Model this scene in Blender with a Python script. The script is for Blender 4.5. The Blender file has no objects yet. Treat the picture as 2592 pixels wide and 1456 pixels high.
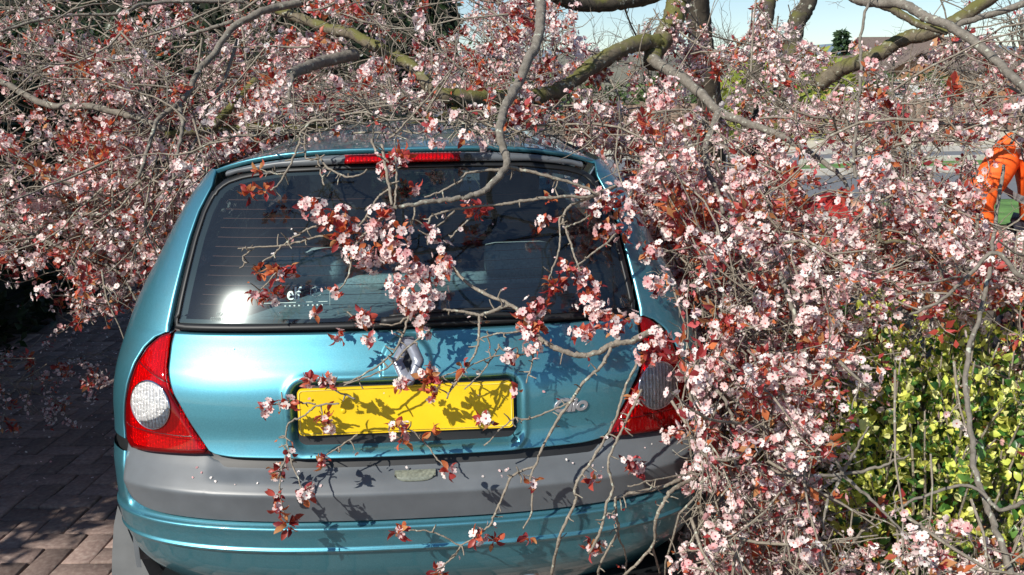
import bpy, bmesh, math, numpy as np
from mathutils import Vector, Matrix
rng = np.random.default_rng(11)
rad = math.radians
sc = bpy.context.scene
COL = sc.collection

# ------------------------------------------------------------------ camera
FPX, CX, CY = 2245.0, 1296.0, 728.0
PITCH, YAW, ROLL = rad(12.5), rad(3.214), rad(-1.177)
CAM = np.array([0.1424, -1.956, 1.5])
_Fh = np.array([math.sin(YAW), math.cos(YAW), 0]); _R = np.array([math.cos(YAW), -math.sin(YAW), 0])
CF = _Fh * math.cos(PITCH) + np.array([0, 0, -math.sin(PITCH)])
_U = _Fh * math.sin(PITCH) + np.array([0, 0, math.cos(PITCH)])
CR = _R * math.cos(ROLL) + _U * math.sin(ROLL); CU = _U * math.cos(ROLL) - _R * math.sin(ROLL)
cd = bpy.data.cameras.new('camera'); cam = bpy.data.objects.new('camera', cd); COL.objects.link(cam)
cam.matrix_world = Matrix(((CR[0], CU[0], -CF[0], CAM[0]), (CR[1], CU[1], -CF[1], CAM[1]), (CR[2], CU[2], -CF[2], CAM[2]), (0, 0, 0, 1)))
cd.sensor_width = 36; cd.lens = FPX / 2592 * 36; cd.clip_start = .05; cd.clip_end = 4000
sc.camera = cam
# ------------------------------------------------------------------ light
SUN_EL, SUN_AZ = rad(37), rad(-45)            # azimuth measured from straight behind the camera, negative = left
sd = np.array([math.sin(SUN_AZ) * math.cos(SUN_EL), -math.cos(SUN_AZ) * math.cos(SUN_EL), math.sin(SUN_EL)])
w = bpy.data.worlds.new('World'); sc.world = w; w.use_nodes = True
nt = w.node_tree; bg = nt.nodes['Background']
sky = nt.nodes.new('ShaderNodeTexSky'); sky.sky_type = 'NISHITA'; sky.sun_disc = False
sky.sun_elevation = SUN_EL; sky.sun_rotation = math.atan2(sd[0], sd[1]); sky.air_density = 1.0; sky.dust_density = .1; sky.ozone_density = 3.0
nt.links.new(sky.outputs[0], bg.inputs[0]); bg.inputs[1].default_value = .095
sl = bpy.data.lights.new('sun', 'SUN'); sl.energy = 5.0; sl.angle = rad(.53); sl.color = (1, .95, .86)
so = bpy.data.objects.new('sun', sl); COL.objects.link(so)
so.rotation_euler = Vector(-sd).to_track_quat('-Z', 'Y').to_euler()
sc.view_settings.view_transform = 'Standard'; sc.view_settings.look = 'None'
sc.view_settings.exposure = 0.3; sc.view_settings.gamma = 1; sc.view_settings.use_curve_mapping = False
sc.render.engine = 'CYCLES'
sc.cycles.max_bounces = 8; sc.cycles.transparent_max_bounces = 12; sc.cycles.caustics_reflective = False
sc.cycles.use_denoising = True

# ------------------------------------------------------------------ helpers
def at(u, v, d):
    return CAM + (CF + CR * ((u - CX) / FPX) - CU * ((v - CY) / FPX)) * d
def ground(u, v, z=0.):
    r = CF + CR * ((u - CX) / FPX) - CU * ((v - CY) / FPX)
    return CAM + r * ((z - CAM[2]) / r[2])
def project(P):
    d = np.asarray(P, float) - CAM; z = d @ CF
    z = np.where(np.abs(z) < 1e-6, 1e-6, z)
    return CX + FPX * (d @ CR) / z, CY - FPX * (d @ CU) / z, z
def tag(o, label=None, cat=None, group=None, kind=None):
    if label: o['label'] = label
    if cat: o['category'] = cat
    if group: o['group'] = group
    if kind: o['kind'] = kind
    return o
def link(name, me, mats=None, parent=None, smooth=False):
    o = bpy.data.objects.new(name, me); COL.objects.link(o)
    if mats is not None:
        for m in (mats if isinstance(mats, (list, tuple)) else [mats]):
            if m.name not in [x.name for x in me.materials if x]: me.materials.append(m)
    if parent is not None: o.parent = parent
    if smooth: me.polygons.foreach_set('use_smooth', [True] * len(me.polygons))
    return o
def empty(name, loc=(0, 0, 0), rz=0):
    o = bpy.data.objects.new(name, None); COL.objects.link(o); o.location = loc; o.rotation_euler[2] = rz
    o.empty_display_size = .1
    return o
def mesh_np(name, V, F, cols=None):
    """V (n,3); F (m,k) constant k; cols (m,3) one colour per face or None"""
    V = np.asarray(V, np.float32); F = np.asarray(F, np.int32)
    me = bpy.data.meshes.new(name); m, k = F.shape
    me.vertices.add(len(V)); me.vertices.foreach_set('co', V.ravel())
    me.loops.add(m * k); me.loops.foreach_set('vertex_index', F.ravel())
    me.polygons.add(m); me.polygons.foreach_set('loop_start', np.arange(m, dtype=np.int32) * k)
    try: me.polygons.foreach_set('loop_total', np.full(m, k, np.int32))
    except Exception: pass
    me.update(calc_edges=True)
    if cols is not None:
        a = me.color_attributes.new('tint', 'FLOAT_COLOR', 'CORNER')
        c = np.ones((m, k, 4), np.float32); c[:, :, :3] = np.asarray(cols, np.float32)[:, None, :]
        a.data.foreach_set('color', c.ravel())
    return me
def mesh_py(name, V, F):
    me = bpy.data.meshes.new(name); me.from_pydata([tuple(map(float, v)) for v in V], [], [tuple(map(int, f)) for f in F]); me.update()
    return me
def grid_mesh(name, G, closed_u=False):
    """G (r,c,3) array of points"""
    r, c, _ = G.shape; idx = np.arange(r * c).reshape(r, c)
    a = idx[:-1, :-1].ravel(); b = idx[:-1, 1:].ravel(); d = idx[1:, 1:].ravel(); e = idx[1:, :-1].ravel()
    F = np.stack([a, b, d, e], 1)
    if closed_u:
        F = np.concatenate([F, np.stack([idx[:-1, -1], idx[:-1, 0], idx[1:, 0], idx[1:, -1]], 1)])
    return mesh_np(name, G.reshape(-1, 3), F)
def box_bm(bm, c, s, rot=None, bev=0):
    g = bmesh.ops.create_cube(bm, size=1); vs = g['verts']
    for v in vs: v.co = Vector((v.co.x * s[0], v.co.y * s[1], v.co.z * s[2]))
    if bev:
        es = list({e for v in vs for e in v.link_edges})
        r = bmesh.ops.bevel(bm, geom=es, offset=bev, segments=2, affect='EDGES', profile=.7)
        vs = list({v for f in r['faces'] for v in f.verts} | {v for v in vs if v.is_valid})
    for v in vs:
        co = v.co.copy()
        if rot is not None: co = rot @ co
        v.co = co + Vector(c)
    return vs
def bm_obj(name, bm, mat, parent=None, smooth=False):
    me = bpy.data.meshes.new(name); bm.to_mesh(me); bm.free()
    return link(name, me, mat, parent, smooth)
def box(name, c, s, mat, parent=None, rot=None, bev=0):
    bm = bmesh.new(); box_bm(bm, c, s, rot, bev); return bm_obj(name, bm, mat, parent)
def catmull(P, n):
    P = np.asarray(P, float); m = len(P)
    if m < 3:
        t = np.linspace(0, 1, n)[:, None]; return P[0] * (1 - t) + P[-1] * t
    Q = np.vstack([2 * P[0] - P[1], P, 2 * P[-1] - P[-2]])
    t = np.linspace(0, m - 1 - 1e-9, n); i = t.astype(int); f = (t - i)[:, None]
    a, b, c, d = Q[i], Q[i + 1], Q[i + 2], Q[i + 3]
    return .5 * (2 * b + (c - a) * f + (2 * a - 5 * b + 4 * c - d) * f ** 2 + (3 * b - a - 3 * c + d) * f ** 3)
def tubes(polys, radii, k=5, jit=0.):
    """polys (T,n,3), radii (T,n) -> V,F  (open tubes with a pointed cap)"""
    P = np.asarray(polys, float); R_ = np.asarray(radii, float); T, n, _ = P.shape
    tan = np.gradient(P, axis=1); tan /= np.linalg.norm(tan, axis=2, keepdims=True) + 1e-9
    ref = np.zeros_like(tan); ax = np.argmin(np.abs(tan.mean(1)), axis=1); ref[np.arange(T), :, ax] = 1
    a = np.cross(tan, ref); a /= np.linalg.norm(a, axis=2, keepdims=True) + 1e-9; b = np.cross(tan, a)
    th = np.arange(k) * 2 * np.pi / k
    rr = R_[:, :, None]
    if jit: rr = rr * (1 + jit * rng.normal(size=(T, n, k)))
    else: rr = np.repeat(rr, k, 2)
    V = P[:, :, None, :] + rr[..., None] * (a[:, :, None, :] * np.cos(th)[None, None, :, None] + b[:, :, None, :] * np.sin(th)[None, None, :, None])
    idx = np.arange(T * n * k).reshape(T, n, k)
    i0 = idx[:, :-1, :]; i1 = idx[:, 1:, :]
    F = np.stack([i0, np.roll(i0, -1, 2), np.roll(i1, -1, 2), i1], -1).reshape(-1, 4)
    return V.reshape(-1, 3), F
def tube_obj(name, pts, r0, r1, mat, parent=None, n=None, k=8, jit=.05, wob=0., cap=True, r_pow=1.):
    n = n or max(6, len(pts) * 4)
    P = catmull(pts, n)
    if wob: 
        nz = rng.normal(size=(n, 3)); nz = (nz + np.roll(nz, 1, 0) + np.roll(nz, -1, 0)) / 3; P = P + nz * wob
    t = np.linspace(0, 1, n) ** r_pow
    R_ = r0 * (1 - t) + r1 * t
    if cap:
        e0 = P[0] - (P[1] - P[0]) * .02; e1 = P[-1] + (P[-1] - P[-2]) * .02
        P = np.vstack([e0, P, e1]); R_ = np.concatenate([[1e-4], R_, [1e-4]])
    V, F = tubes(P[None], R_[None], k, jit)
    return link(name, mesh_np(name, V, F), mat, parent, True)

# ------------------------------------------------------------------ materials
def new_mat(name):
    m = bpy.data.materials.new(name); m.use_nodes = True
    n = m.node_tree; return m, n, n.nodes['Principled BSDF'], n.nodes['Material Output']
def N(nt, t, **kw):
    n = nt.nodes.new(t)
    for k_, v in kw.items():
        if k_.startswith('i_'): n.inputs[int(k_[2:])].default_value = v
        else: setattr(n, k_, v)
    return n
def ramp(nt, stops, fac=None):
    r = nt.nodes.new('ShaderNodeValToRGB'); e = r.color_ramp.elements
    while len(e) < len(stops): e.new(.5)
    for el, (p, c) in zip(e, stops): el.position = p; el.color = (*c, 1)
    if fac is not None: nt.links.new(fac, r.inputs[0])
    return r
def bump(nt, bs, height, strength=.3, dist=.01):
    b = nt.nodes.new('ShaderNodeBump'); b.inputs['Strength'].default_value = strength; b.inputs['Distance'].default_value = dist
    nt.links.new(height, b.inputs['Height']); nt.links.new(b.outputs[0], bs.inputs['Normal']); return b
def simple(name, col, rough=.5, metal=0., spec=.5, var=.15, scale=30., bumpk=0., coat=0.):
    m, n, bs, out = new_mat(name)
    tc = N(n, 'ShaderNodeTexCoord'); nz = N(n, 'ShaderNodeTexNoise'); nz.inputs['Scale'].default_value = scale; nz.inputs['Detail'].default_value = 6
    n.links.new(tc.outputs['Object'], nz.inputs[0])
    c = np.array(col); r = ramp(n, [(.3, tuple(c * (1 - var))), (.7, tuple(np.minimum(c * (1 + var), 1)))], nz.outputs[0])
    n.links.new(r.outputs[0], bs.inputs['Base Color'])
    bs.inputs['Roughness'].default_value = rough; bs.inputs['Metallic'].default_value = metal
    bs.inputs['Specular IOR Level'].default_value = spec; bs.inputs['Coat Weight'].default_value = coat; bs.inputs['Coat Roughness'].default_value = .05
    if bumpk: bump(n, bs, nz.outputs[0], bumpk, .004)
    return m
MAT = {}
def mk_paint():
    m, n, bs, out = new_mat('teal metallic paint')
    tc = N(n, 'ShaderNodeTexCoord')
    vo = N(n, 'ShaderNodeTexVoronoi'); vo.inputs['Scale'].default_value = 900; n.links.new(tc.outputs['Object'], vo.inputs[0])
    r = ramp(n, [(0, (.075, .265, .335)), (1, (.115, .37, .455))], vo.outputs['Color'])
    d1 = N(n, 'ShaderNodeTexNoise'); d1.inputs['Scale'].default_value = 9; d1.inputs['Detail'].default_value = 8; n.links.new(tc.outputs['Object'], d1.inputs[0])
    dm = ramp(n, [(.55, (0, 0, 0)), (.8, (1, 1, 1))], d1.outputs[0])
    mx = N(n, 'ShaderNodeMix', data_type='RGBA'); mx.inputs['B'].default_value = (.16, .17, .16, 1)
    fa = N(n, 'ShaderNodeMath', operation='MULTIPLY'); fa.inputs[1].default_value = .18; n.links.new(dm.outputs[0], fa.inputs[0])
    n.links.new(fa.outputs[0], mx.inputs['Factor']); n.links.new(r.outputs[0], mx.inputs['A']); n.links.new(mx.outputs['Result'], bs.inputs['Base Color'])
    bs.inputs['Metallic'].default_value = .8; bs.inputs['Roughness'].default_value = .39
    bs.inputs['Coat Weight'].default_value = .9; bs.inputs['Coat Roughness'].default_value = .07
    cr = N(n, 'ShaderNodeMapRange'); cr.inputs[3].default_value = .02; cr.inputs[4].default_value = .09; n.links.new(d1.outputs[0], cr.inputs[0]); n.links.new(cr.outputs[0], bs.inputs['Coat Roughness'])
    return m
MAT['paint'] = mk_paint()
MAT['plastic'] = simple('grey bumper plastic', (.105, .117, .128), .40, var=.12, scale=14, bumpk=.02)
MAT['guard'] = simple('light grey guard plastic', (.17, .178, .18), .5, var=.12, scale=14)
MAT['black'] = simple('black rubber', (.008, .009, .01), .5, var=.2)
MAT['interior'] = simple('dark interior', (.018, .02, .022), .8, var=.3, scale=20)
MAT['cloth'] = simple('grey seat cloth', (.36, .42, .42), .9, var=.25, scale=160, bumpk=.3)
MAT['shelf'] = simple('grey parcel shelf felt', (.26, .31, .32), .9, var=.2, scale=90, bumpk=.2)
MAT['rubber'] = simple('tyre rubber', (.035, .035, .036), .7, var=.3, scale=40, bumpk=.3)
MAT['rim'] = simple('wheel silver', (.45, .46, .48), .35, metal=.9, var=.1)
MAT['chrome'] = simple('chrome', (.55, .57, .62), .12, metal=1., var=.08)
MAT['lettering'] = simple('satin lettering', (.34, .34, .36), .3, metal=.5, var=.08)
MAT['badge'] = simple('satin badge', (.24, .26, .31), .3, metal=.3, var=.12, scale=60)
MAT['plate'] = simple('reflective yellow plate', (.78, .53, .012), .35, var=.12, scale=9)
MAT['white'] = simple('white sticker', (.60, .80, .76), .6, var=.05)
MAT['marking'] = simple('etched marking', (.22, .28, .27), .6, var=.05)
MAT['heater'] = simple('heater line', (.30, .09, .06), .5, var=.2)
MAT['steel'] = simple('exhaust steel', (.5, .5, .48), .3, metal=1., var=.2)
MAT['eye'] = simple('dark eye', (.01, .008, .007), .2)
MAT['exhaust'] = MAT['steel']
def mk_glass(name, tint, dust, rough=.0, lobe=.03):
    m, n, bs, out = new_mat(name); n.nodes.remove(bs)
    tr = N(n, 'ShaderNodeBsdfTransparent'); tr.inputs[0].default_value = (*tint, 1)
    gl = N(n, 'ShaderNodeBsdfGlossy'); gl.inputs['Roughness'].default_value = rough + .012
    g2 = N(n, 'ShaderNodeBsdfGlossy'); g2.inputs['Roughness'].default_value = .15; g2.inputs[0].default_value = (.9, 1, 1, 1)
    df = N(n, 'ShaderNodeBsdfDiffuse'); df.inputs[0].default_value = (.55, .6, .6, 1)
    fr = N(n, 'ShaderNodeFresnel'); fr.inputs[0].default_value = 1.75
    tc = N(n, 'ShaderNodeTexCoord'); nz = N(n, 'ShaderNodeTexNoise'); nz.inputs['Scale'].default_value = 7; nz.inputs['Detail'].default_value = 8; nz.inputs['Roughness'].default_value = .7
    n.links.new(tc.outputs['Object'], nz.inputs[0])
    mr = N(n, 'ShaderNodeMapRange'); mr.inputs[1].default_value = .3; mr.inputs[2].default_value = .75; mr.inputs[3].default_value = dust * .5; mr.inputs[4].default_value = dust * 1.6; n.links.new(nz.outputs[0], mr.inputs[0])
    m1 = N(n, 'ShaderNodeMixShader'); n.links.new(mr.outputs[0], m1.inputs[0]); n.links.new(tr.outputs[0], m1.inputs[1]); n.links.new(df.outputs[0], m1.inputs[2])
    m3 = N(n, 'ShaderNodeMixShader'); m3.inputs[0].default_value = lobe; n.links.new(m1.outputs[0], m3.inputs[1]); n.links.new(g2.outputs[0], m3.inputs[2])
    m2 = N(n, 'ShaderNodeMixShader'); n.links.new(fr.outputs[0], m2.inputs[0]); n.links.new(m3.outputs[0], m2.inputs[1]); n.links.new(gl.outputs[0], m2.inputs[2])
    n.links.new(m2.outputs[0], out.inputs[0]); return m
MAT['glass'] = mk_glass('rear window glass', (.56, .71, .74), .014, lobe=.016)
MAT['sideglass'] = mk_glass('side window glass', (.4, .5, .5), .03, lobe=.02)
def mk_lens(name, col, lobe=.06):
    m, n, bs, out = new_mat(name); n.nodes.remove(bs)
    tr = N(n, 'ShaderNodeBsdfTransparent'); tr.inputs[0].default_value = (*col, 1)
    df = N(n, 'ShaderNodeBsdfDiffuse'); df.inputs[0].default_value = (*[c * .6 for c in col], 1)
    gl = N(n, 'ShaderNodeBsdfGlossy'); gl.inputs['Roughness'].default_value = .04
    fr = N(n, 'ShaderNodeFresnel'); fr.inputs[0].default_value = 1.5
    m1 = N(n, 'ShaderNodeMixShader'); m1.inputs[0].default_value = lobe; n.links.new(tr.outputs[0], m1.inputs[1]); n.links.new(df.outputs[0], m1.inputs[2])
    m2 = N(n, 'ShaderNodeMixShader'); n.links.new(fr.outputs[0], m2.inputs[0]); n.links.new(m1.outputs[0], m2.inputs[1]); n.links.new(gl.outputs[0], m2.inputs[2])
    n.links.new(m2.outputs[0], out.inputs[0]); return m
MAT['redlens'] = mk_lens('red lamp lens', (.86, .008, .012), .25)
MAT['darklens'] = simple('dark lens joint', (.10, .002, .003), .3)
MAT['clearlens'] = mk_lens('clear lamp lens', (.92, .92, .92), .02)
def mk_reflector():
    m, n, bs, out = new_mat('lamp reflector')
    tc = N(n, 'ShaderNodeTexCoord'); mp = N(n, 'ShaderNodeMapping'); mp.inputs['Scale'].default_value = (60, 20, 90); n.links.new(tc.outputs['Object'], mp.inputs[0])
    wv = N(n, 'ShaderNodeTexWave'); wv.inputs['Scale'].default_value = .55; wv.inputs['Distortion'].default_value = 1.2; wv.inputs['Detail'].default_value = 2; n.links.new(mp.outputs[0], wv.inputs[0])
    nz = N(n, 'ShaderNodeTexNoise'); nz.inputs['Scale'].default_value = 1.6; nz.inputs['Detail'].default_value = 2; n.links.new(mp.outputs[0], nz.inputs[0])
    ad = N(n, 'ShaderNodeMath', operation='MULTIPLY_ADD'); ad.inputs[1].default_value = .55; n.links.new(wv.outputs['Fac'], ad.inputs[0]); n.links.new(nz.outputs[0], ad.inputs[2])
    rr = ramp(n, [(.3, (.50, .50, .51)), (.75, (.95, .95, .96))], ad.outputs[0]); n.links.new(rr.outputs[0], bs.inputs['Base Color'])
    bs.inputs['Metallic'].default_value = .25; bs.inputs['Roughness'].default_value = .16
    bump(n, bs, ad.outputs[0], .8, .008); return m
MAT['reflector'] = mk_reflector()
def mk_bark(name, a, b, moss=0., scale=40., mosscol=(.115, .115, .028)):
    m, n, bs, out = new_mat(name)
    tc = N(n, 'ShaderNodeTexCoord'); nz = N(n, 'ShaderNodeTexNoise'); nz.inputs['Scale'].default_value = scale; nz.inputs['Detail'].default_value = 8; nz.inputs['Roughness'].default_value = .65
    n.links.new(tc.outputs['Object'], nz.inputs[0])
    r = ramp(n, [(.25, a), (.75, b)], nz.outputs[0]); colout = r.outputs[0]
    # pale lichen flecks
    n3 = N(n, 'ShaderNodeTexNoise'); n3.inputs['Scale'].default_value = scale * .9; n3.inputs['Detail'].default_value = 3; n.links.new(tc.outputs['Object'], n3.inputs[0])
    lm = ramp(n, [(.62, (0, 0, 0)), (.68, (1, 1, 1))], n3.outputs[0])
    mx0 = N(n, 'ShaderNodeMix', data_type='RGBA'); mx0.inputs['B'].default_value = (.42, .44, .36, 1)
    n.links.new(lm.outputs[0], mx0.inputs['Factor']); n.links.new(colout, mx0.inputs['A']); colout = mx0.outputs['Result']
    if moss:
        n2 = N(n, 'ShaderNodeTexNoise'); n2.inputs['Scale'].default_value = 9; n2.inputs['Detail'].default_value = 6; n.links.new(tc.outputs['Object'], n2.inputs[0])
        ge = N(n, 'ShaderNodeNewGeometry'); sx = N(n, 'ShaderNodeSeparateXYZ'); n.links.new(ge.outputs['Normal'], sx.inputs[0])
        ad = N(n, 'ShaderNodeMath', operation='MULTIPLY_ADD'); ad.inputs[1].default_value = .22; n.links.new(sx.outputs[2], ad.inputs[0]); n.links.new(n2.outputs[0], ad.inputs[2])
        mr = ramp(n, [(.70 - .20 * moss, (0, 0, 0)), (.86 - .20 * moss, (.85, .85, .85))], ad.outputs[0])
        mx = N(n, 'ShaderNodeMix', data_type='RGBA'); mx.inputs['B'].default_value = (*mosscol, 1)
        n.links.new(mr.outputs[0], mx.inputs['Factor']); n.links.new(colout, mx.inputs['A']); colout = mx.outputs['Result']
    n.links.new(colout, bs.inputs['Base Color']); bs.inputs['Roughness'].default_value = .85; bs.inputs['Specular IOR Level'].default_value = .25
    bump(n, bs, nz.outputs[0], .8, .006); return m
MAT['bark'] = mk_bark('grey plum bark', (.10, .088, .072), (.25, .225, .19), 0., 60)
MAT['twig'] = mk_bark('grey brown twig bark', (.15, .125, .098), (.34, .295, .235), 0., 90)
MAT['mossbark'] = mk_bark('mossy plum bark', (.075, .062, .045), (.19, .16, .11), 1., 50)
MAT['shadebark'] = mk_bark('mossy trunk bark in painted shade', (.03, .026, .02), (.09, .075, .055), .55, 30)  # mossy bark darkened: shade on the standing stems is put into the colour
MAT['farbark'] = mk_bark('far bark', (.09, .08, .07), (.2, .17, .14), 0., 8)
def mk_leafmat(name, trans=.4, rough=.5, tcol=None, spec=.4):
    m, n, bs, out = new_mat(name)
    at_ = N(n, 'ShaderNodeAttribute'); at_.attribute_name = 'tint'
    oi = N(n, 'ShaderNodeObjectInfo')
    n.links.new(at_.outputs['Color'], bs.inputs['Base Color']); bs.inputs['Roughness'].default_value = rough; bs.inputs['Specular IOR Level'].default_value = spec
    tr = N(n, 'ShaderNodeBsdfTranslucent')
    if tcol:
        mu = N(n, 'ShaderNodeMix', data_type='RGBA', blend_type='MULTIPLY'); mu.inputs['Factor'].default_value = 1; mu.inputs['B'].default_value = (*tcol, 1)
        n.links.new(at_.outputs['Color'], mu.inputs['A']); n.links.new(mu.outputs['Result'], tr.inputs[0])
    else: n.links.new(at_.outputs['Color'], tr.inputs[0])
    mx = N(n, 'ShaderNodeMixShader'); mx.inputs[0].default_value = trans
    n.links.new(bs.outputs[0], mx.inputs[1]); n.links.new(tr.outputs[0], mx.inputs[2]); n.links.new(mx.outputs[0], out.inputs[0]); return m
MAT['petal'] = mk_leafmat('plum petals', .35, .6)
MAT['leaf'] = mk_leafmat('copper red leaf', .38, .4, (1.5, 1.0, .8))
MAT['green'] = mk_leafmat('variegated leaf', .3, .35, (1.1, 1.15, .6), spec=.5)
MAT['hedge'] = mk_leafmat('dark hedge leaf', .15, .4)
MAT['far'] = mk_leafmat('far foliage', .2, .7)
def mk_paver(name='red brown paver', obj=True):
    m, n, bs, out = new_mat(name)
    tc = N(n, 'ShaderNodeTexCoord'); oi = N(n, 'ShaderNodeObjectInfo'); ge = N(n, 'ShaderNodeNewGeometry')
    nz = N(n, 'ShaderNodeTexNoise'); nz.inputs['Scale'].default_value = 55; nz.inputs['Detail'].default_value = 8; n.links.new(ge.outputs['Position'], nz.inputs[0])
    r = ramp(n, [(.25, (.15, .10, .085)), (.55, (.23, .165, .14)), (.8, (.31, .25, .215))], nz.outputs[0])
    hs = N(n, 'ShaderNodeHueSaturation'); mr = N(n, 'ShaderNodeMapRange'); mr.inputs[3].default_value = .7; mr.inputs[4].default_value = 1.25
    n.links.new((oi.outputs['Random'] if obj else ge.outputs['Random Per Island']), mr.inputs[0]); n.links.new(mr.outputs[0], hs.inputs['Value']); n.links.new(r.outputs[0], hs.inputs['Color'])
    n.links.new(hs.outputs[0], bs.inputs['Base Color']); bs.inputs['Roughness'].default_value = .85; bump(n, bs, nz.outputs[0], .5, .004); return m
MAT['paver'] = mk_paver(); MAT['paver2'] = mk_paver('red brown pavers', False)
MAT['joint'] = simple('joint sand', (.045, .04, .033), .95, var=.4, scale=60, bumpk=.4)
MAT['soil'] = simple('soil', (.10, .075, .05), .95, var=.5, scale=25, bumpk=.8)
MAT['grass'] = simple('grass', (.10, .21, .045), .9, var=.35, scale=3, bumpk=.5)
MAT['asphalt'] = simple('asphalt', (.15, .155, .165), .9, var=.15, scale=20, bumpk=.2)
MAT['path'] = simple('pale path', (.55, .50, .38), .9, var=.12, scale=4)
MAT['kerb'] = simple('kerb', (.42, .40, .36), .9, var=.2, scale=10)
MAT['fence'] = simple('brown fence board', (.20, .135, .10), .85, var=.25, scale=14)
MAT['brick'] = simple('orange brick', (.48, .25, .13), .9, var=.2, scale=12)
MAT['roof'] = simple('brown roof tile', (.16, .12, .10), .85, var=.25, scale=9)
MAT['pane'] = simple('window pane', (.05, .06, .07), .1)
MAT['wframe'] = simple('white frame', (.75, .75, .72), .5, var=.05)
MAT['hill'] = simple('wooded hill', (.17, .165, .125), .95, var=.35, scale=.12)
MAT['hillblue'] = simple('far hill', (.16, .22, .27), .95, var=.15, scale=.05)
MAT['orange'] = simple('orange hi-vis cloth', (.95, .13, .012), .7, var=.1, scale=40)
MAT['shadeorange'] = simple('orange cloth in painted shade', (.30, .012, .010), .8, var=.2, scale=20)  # hi-vis orange in shade: the darkening is put into the colour
MAT['silver'] = simple('silver band', (.55, .56, .58), .5, var=.1)
MAT['navy'] = simple('navy trousers', (.02, .022, .035), .85, var=.2)
MAT['skin'] = simple('skin', (.52, .30, .21), .55, var=.1)
MAT['hair'] = simple('dark hair', (.02, .014, .01), .6)
MAT['boot'] = simple('boot', (.03, .02, .012), .6)
MAT['stone'] = simple('pale stone', (.34, .31, .26), .9, var=.3, scale=20, bumpk=.6)
MAT['litter'] = mk_leafmat('dry leaf litter', .1, .8)

# ------------------------------------------------------------------ setting: ground, road
def sheet(name, pts, z, mat, label=None):
    o = link(name, mesh_py(name, [(p[0], p[1], z) for p in pts], [tuple(range(len(pts)))]), mat); o['kind'] = 'structure'
    return o
sheet('ground', [(-900, -60), (900, -60), (900, 1500), (-900, 1500)], -.075, MAT['soil'])
sheet('lawn', [(3.2, 7.6), (60, 5.5), (60, 9.0), (3.2, 9.6)], -.06, MAT['grass'])
sheet('road', [(-60, 10.5), (60, 9.0), (60, 17.6), (-60, 19.0)], -.07, MAT['asphalt'])
sheet('grass_verge', [(5.5, 13.6), (60, 11.5), (60, 15.2), (7.0, 15.6)], -.06, MAT['grass'])
sheet('grass_strip', [(-60, 19.2), (60, 17.7), (60, 19.0), (-60, 20.6)], -.06, MAT['grass'])
sheet('pavement', [(-60, 20.6), (60, 19.0), (60, 24.6), (-60, 26.2)], -.055, MAT['path'])
def kerb(name, a, b):
    a = np.array(a); b = np.array(b); L = np.linalg.norm(b - a); ang = math.atan2(b[1] - a[1], b[0] - a[0])
    o = box(name, ((a[0] + b[0]) / 2, (a[1] + b[1]) / 2, -.02), (L, .14, .12), MAT['kerb'], rot=Matrix.Rotation(ang, 3, 'Z'), bev=.015); o['kind'] = 'structure'
kerb('kerb', (5.5, 13.55), (60, 11.45)); kerb('kerb', (7.0, 15.68), (60, 15.28)); kerb('kerb', (-60, 19.1), (60, 17.6))
# hills
def hill(name, y, x0, x1, prof, mat, depth=60):
    xs = np.linspace(x0, x1, 90); hh = prof(xs)
    rows = []
    for t in np.linspace(0, 1, 8):
        rows.append(np.stack([xs, np.full_like(xs, y + depth * t), -1 + (hh + 1) * np.sin(t * np.pi / 2) ** .8], 1))
    o = link(name, grid_mesh(name, np.array(rows)), mat, None, True); o['kind'] = 'structure'
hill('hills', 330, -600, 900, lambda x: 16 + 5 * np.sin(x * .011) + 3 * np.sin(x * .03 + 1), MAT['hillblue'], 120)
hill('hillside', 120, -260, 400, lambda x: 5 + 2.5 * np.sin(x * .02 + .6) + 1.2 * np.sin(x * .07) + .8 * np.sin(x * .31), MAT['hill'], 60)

# driveway pavers, 90 degree herringbone
A_P = rad(-5.5)
cP, sP = math.cos(A_P), math.sin(A_P)
drive_base = sheet('driveway', [(-2.75, -3.2), (1.02, -3.2), (1.02, 7.0), (-2.75, 7.0)], -.03, MAT['joint'])
def paver_arr(L, W_, H=.05, ch=.005):
    a, b = L / 2, W_ / 2
    V = [(-a, -b, -H), (a, -b, -H), (a, b, -H), (-a, b, -H), (-a, -b, -ch), (a, -b, -ch), (a, b, -ch), (-a, b, -ch),
         (-a + ch, -b + ch, 0), (a - ch, -b + ch, 0), (a - ch, b - ch, 0), (-a + ch, b - ch, 0)]
    F = [(0, 1, 5, 4), (1, 2, 6, 5), (2, 3, 7, 6), (3, 0, 4, 7), (4, 5, 9, 8), (5, 6, 10, 9), (6, 7, 11, 10), (7, 4, 8, 11), (8, 9, 10, 11)]
    return np.array(V), np.array(F)
pv, pf = paver_arr(.194, .094)
pav_me = mesh_np('paver', pv, pf); pav_me.materials.append(MAT['paver'])
cand = []
for a in range(-60, 90):
    for b in range(-60, 90):
        m_ = (a - b) % 4
        if m_ == 0: c, r = (a + 1.0, b + .5), 0
        elif m_ == 3: c, r = (a + .5, b + 1.0), 1
        else: continue
        x, y = c[0] * .1, c[1] * .1
        X, Y = x * cP - y * sP - .3, x * sP + y * cP + .02
        if -2.75 < X < 1.0 and -3.1 < Y < 6.9: cand.append((X, Y, r))
cand = np.array(cand)
u_, v_, d_ = project(np.column_stack([cand[:, 0], cand[:, 1], np.zeros(len(cand))]))
vis = (u_ > -60) & (u_ < 345) & (v_ < 1520) & (v_ > 800) & (d_ > .5)
order = np.argsort(np.where(vis, d_, 1e6)); near = set(order[:min(300, vis.sum())].tolist())
SV, SF = [], []; off = 0
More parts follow.
